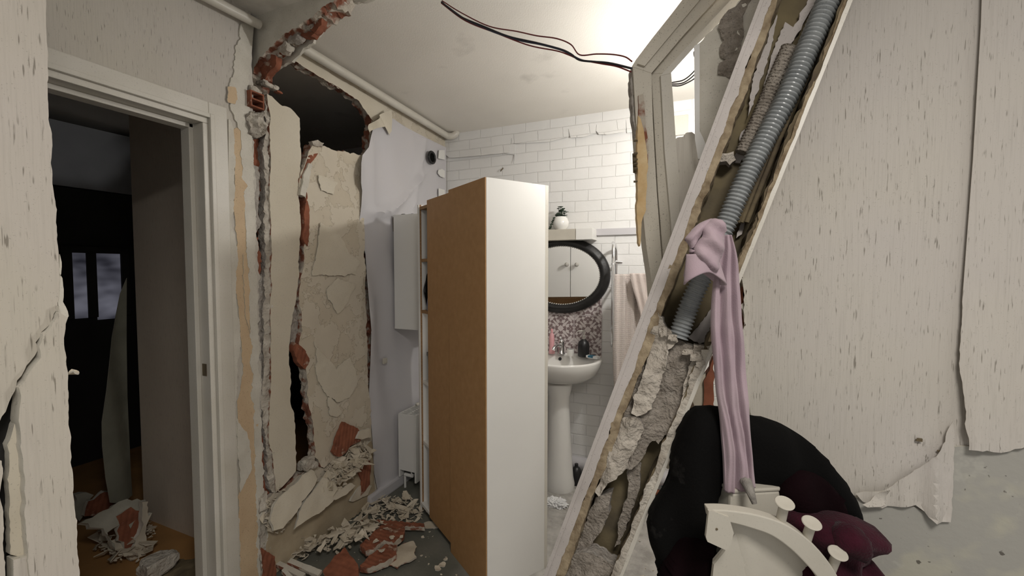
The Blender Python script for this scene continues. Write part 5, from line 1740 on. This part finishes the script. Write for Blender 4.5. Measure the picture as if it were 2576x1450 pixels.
heap('plaster_dust', 'fine pale crumbs strewn over the bathroom floor', onax(1010, 1370, 2, .0), Vector((.42, .05, 0)), Vector((.0, .55, 0)), 110, .0045, 3, lambda u, v: 0)

# rubble resting on the broken ledge of the left wall
def ledge(px, py, dx=.0):
    return onax(px, py, 0, XL + dx)
for i, (pts, dx, m, lab) in enumerate([
        ([(745, 1216), (760, 1196), (782, 1180), (792, 1190), (798, 1206), (786, 1232), (760, 1262), (738, 1300), (712, 1330), (690, 1336), (680, 1310), (690, 1270), (716, 1240)], .035, m_plaster_s, 'broad leaning sheet of fallen plaster at the left of the ledge'),
        ([(790, 1232), (812, 1202), (838, 1214), (850, 1232), (880, 1216), (895, 1222), (870, 1246), (840, 1258), (806, 1290), (770, 1310), (742, 1332), (752, 1290), (770, 1256)], .050, m_plaster_s, 'cracked sheet of fallen plaster in the middle of the ledge'),
        ([(898, 1180), (926, 1150), (934, 1170), (930, 1220), (908, 1248), (912, 1210)], .02, m_terra, 'red brick piece on edge at the right end of the ledge'),
        ([(836, 1136), (846, 1100), (864, 1062), (892, 1074), (912, 1092), (908, 1110), (884, 1122), (870, 1140), (850, 1150)], .045, m_terra, 'square dark red brick leaning high on the ledge'),
        ([(905, 1086), (932, 1078), (934, 1100), (914, 1106), (898, 1104)], .055, m_flake, 'pale plaster chip above the leaning red brick'),
        ([(882, 1262), (904, 1226), (918, 1214), (936, 1222), (926, 1246), (900, 1258)], .03, m_flake, 'curled paint strip below the right end of the ledge')]):
    lean = Matrix.Rotation(-.35 if i < 2 else -.1, 3, 'Y')
    c = ledge(pts[0][0], pts[0][1], dx)
    fr = (c, Vector((0, 1, 0)), lean @ Vector((0, 0, 1)), lean @ Vector((1, 0, 0)))
    o = plate('fallen_plaster_sheet' if m is not m_terra else 'broken_brick', LF(pts, fr), fr, .014, [m, m_white_old if m is not m_terra else m_terra], None, jag=.006, cell=.02, seed=350 + i, layers=2, rough=.004,
              disp=lambda a, b: .005 * noise.noise(Vector((a * 18, b * 18, 4))))
    tag(o, lab, 'brick' if m is m_terra else 'plaster')
o = rock('plaster_lump', ledge(774, 1166, .01), (.045, .05, .035), m_rubble, None, 9, .4)
tag(o, 'rounded grey-white lump of plaster on the ledge in front of the black gap', 'plaster')
hp = ledge(880, 1180, .05)
heap('paint_chips', 'slope of broken pale chips piled on the ledge under the flaking slab', hp, Vector((.03, .14, 0)), Vector((.035, -.03, -.02)), 200, .036, 5, lambda u, v: .05 * (1 - v), 1.1).location.z -= 0
hp = ledge(860, 1205, .05)
heap('paint_chips', 'pale plaster scraps sliding off the middle of the ledge', hp, Vector((.02, .17, .045)), Vector((.02, 0, -.045)), 120, .034, 6, lambda u, v: .02, 1.2)
hp = ledge(700, 1290, .03)
heap('paint_chips', 'crumbled plaster at the left end of the ledge beside the red brick', hp, Vector((.012, .07, .02)), Vector((.02, 0, -.10)), 120, .016, 7, lambda u, v: .01, 1.2)

# rubble behind the clothes, on the bathroom floor
for i, (px, py, s, m, lab, cat) in enumerate([(1676, 1232, (.05, .05, .05), m_blue, 'crumpled bright blue plastic behind the black coat', 'plastic'), (1668, 1250, (.06, .03, .02), m_terra, 'small red brick chip behind the black coat', 'brick'),
                                             (1672, 1200, (.07, .06, .07), m_brown, 'dark brown bundle behind the black coat', 'bundle')]):
    c = onax(px, py, 2, 0)
    o = rock('floor_rubbish' if i == 2 else ('blue_plastic' if i == 0 else 'brick_chip'), (c.x, c.y, s[2] * .7), s, m, None, 20 + i, .4)
    tag(o, lab, cat)
c = onax(1655, 1282, 2, 0)
o = box('white_block', c.x - .06, c.x + .10, c.y, c.y + .08, 0, .035, m_white_old, None, .004)
tag(o, 'small whitish block on the floor between the casing and the black coat', 'block')
heap('plaster_dust', 'fine crumbs on the pale floor behind the leaning casing', onax(1600, 1330, 2, .0), Vector((.35, .0, 0)), Vector((.0, .5, 0)), 140, .005, 8, lambda u, v: 0)

# bedroom: hanging strip of wallpaper, rubble
hf = (Vector((-2.86, 1.395, 0)), Vector((.55, -.835, 0)).normalized(), Vector((0, 0, 1)), Vector((.835, .55, 0)).normalized())
hf = (hf[0], hf[1], hf[2], hf[3])
m_grpap = plain('dull_green_grey_paper', (.24, .24, .19), .9, .15, 6, .3, 70)
hs = plate('hanging_wallpaper', LX([(322, 700), (326, 860), (332, 1000), (340, 1180), (342, 1250), (300, 1265), (268, 1262), (256, 1200), (246, 1120), (243, 1060), (252, 980), (262, 920), (280, 850), (306, 740)], -2.95), frX(-2.95), .004, [m_grpap, m_white_old], None, cell=.04, seed=400,
           disp=lambda a, b: .05 * sin(a * 12) + .02 * sin(a * 30 + b * 3), back=lambda a, b: .05 * sin(a * 12) + .02 * sin(a * 30 + b * 3))
tag(hs, 'dull grey-green sheet of wallpaper hanging loose in the dark bedroom', 'wallpaper')
def bedrub(name, pts, X, m, label, seed, th=.03, lean=0, amp=.012):
    c = onax(pts[0][0], pts[0][1], 0, X)
    R = Matrix.Rotation(lean, 3, 'Y')
    fr = (c, Vector((0, 1, 0)), R @ Vector((0, 0, 1)), R @ Vector((1, 0, 0)))
    o = plate(name, LF(pts, fr), fr, th, [m, m_white_old], None, jag=.014, step=.02, cell=.03, seed=seed, layers=2, rough=.008, disp=lambda a, b: amp * noise.noise(Vector((a * 14, b * 14, seed))))
    tag(o, label, 'brick' if m is m_terra else 'plaster')
    return o
m_gpl = plain('grey_bedroom_plaster', (.40, .38, .32), .9, .2, 10, .6, 40, c2=(.26, .25, .20))
bedrub('fallen_plaster_sheet', [(204, 1316), (250, 1290), (300, 1262), (345, 1255), (370, 1262), (372, 1300), (350, 1300), (330, 1330), (310, 1310), (270, 1340), (290, 1380), (260, 1330)], -2.66, m_gpl, 'grey plaster sheet lying over the brick rubble in the bedroom', 410, lean=-.5)
bedrub('broken_brick', [(292, 1300), (330, 1276), (352, 1286), (356, 1330), (346, 1390), (318, 1392), (298, 1360)], -2.63, m_terra, 'dark red broken brick standing in the bedroom rubble', 411, lean=-.2)
bedrub('fallen_plaster_sheet', [(358, 1264), (372, 1262), (374, 1300), (384, 1292), (372, 1312), (370, 1352), (376, 1380), (352, 1410), (330, 1414), (340, 1370), (356, 1330)], -2.58, m_flake, 'pale torn plaster strip along the edge of the red brick in the bedroom', 412)
bedrub('fallen_plaster_sheet', [(188, 1246), (220, 1240), (236, 1246), (214, 1290), (200, 1312), (190, 1300)], -3.2, m_gpl, 'greenish plaster piece leaning beside the door pier in the bedroom', 413)
bedrub('broken_brick', [(222, 1262), (262, 1238), (300, 1250), (280, 1276), (240, 1300), (212, 1300)], -3.15, m_terra, 'dark brick pile under the hanging wallpaper in the bedroom', 414)
pr = onax(398, 1420, 0, -2.22)
o = rock('concrete_lump', (pr.x, pr.y, pr.z), (.06, .085, .05), m_rubble, None, 33, .35)
tag(o, 'big whitish lump of rubble on the bedroom threshold', 'concrete')
o = rock('concrete_lump', (pr.x + .02, pr.y + .05, pr.z - .11), (.08, .12, .08), m_brown, None, 35, .35)
tag(o, 'brown clod of rubble under the big whitish lump on the bedroom threshold', 'concrete')
heap('plaster_dust', 'grey rubble crumbs heaped on the bedroom floor', Vector((-2.75, 1.22, .02)), Vector((.25, -.05, 0)), Vector((0, .12, 0)), 160, .03, 9, lambda u, v: .10 * (1 - u * u) * (1 - v * v))
flake('splinter', onax(184, 939, 0, XN - .005), .012, m_flake, 500, .2, elong=1.6, parent=pier)
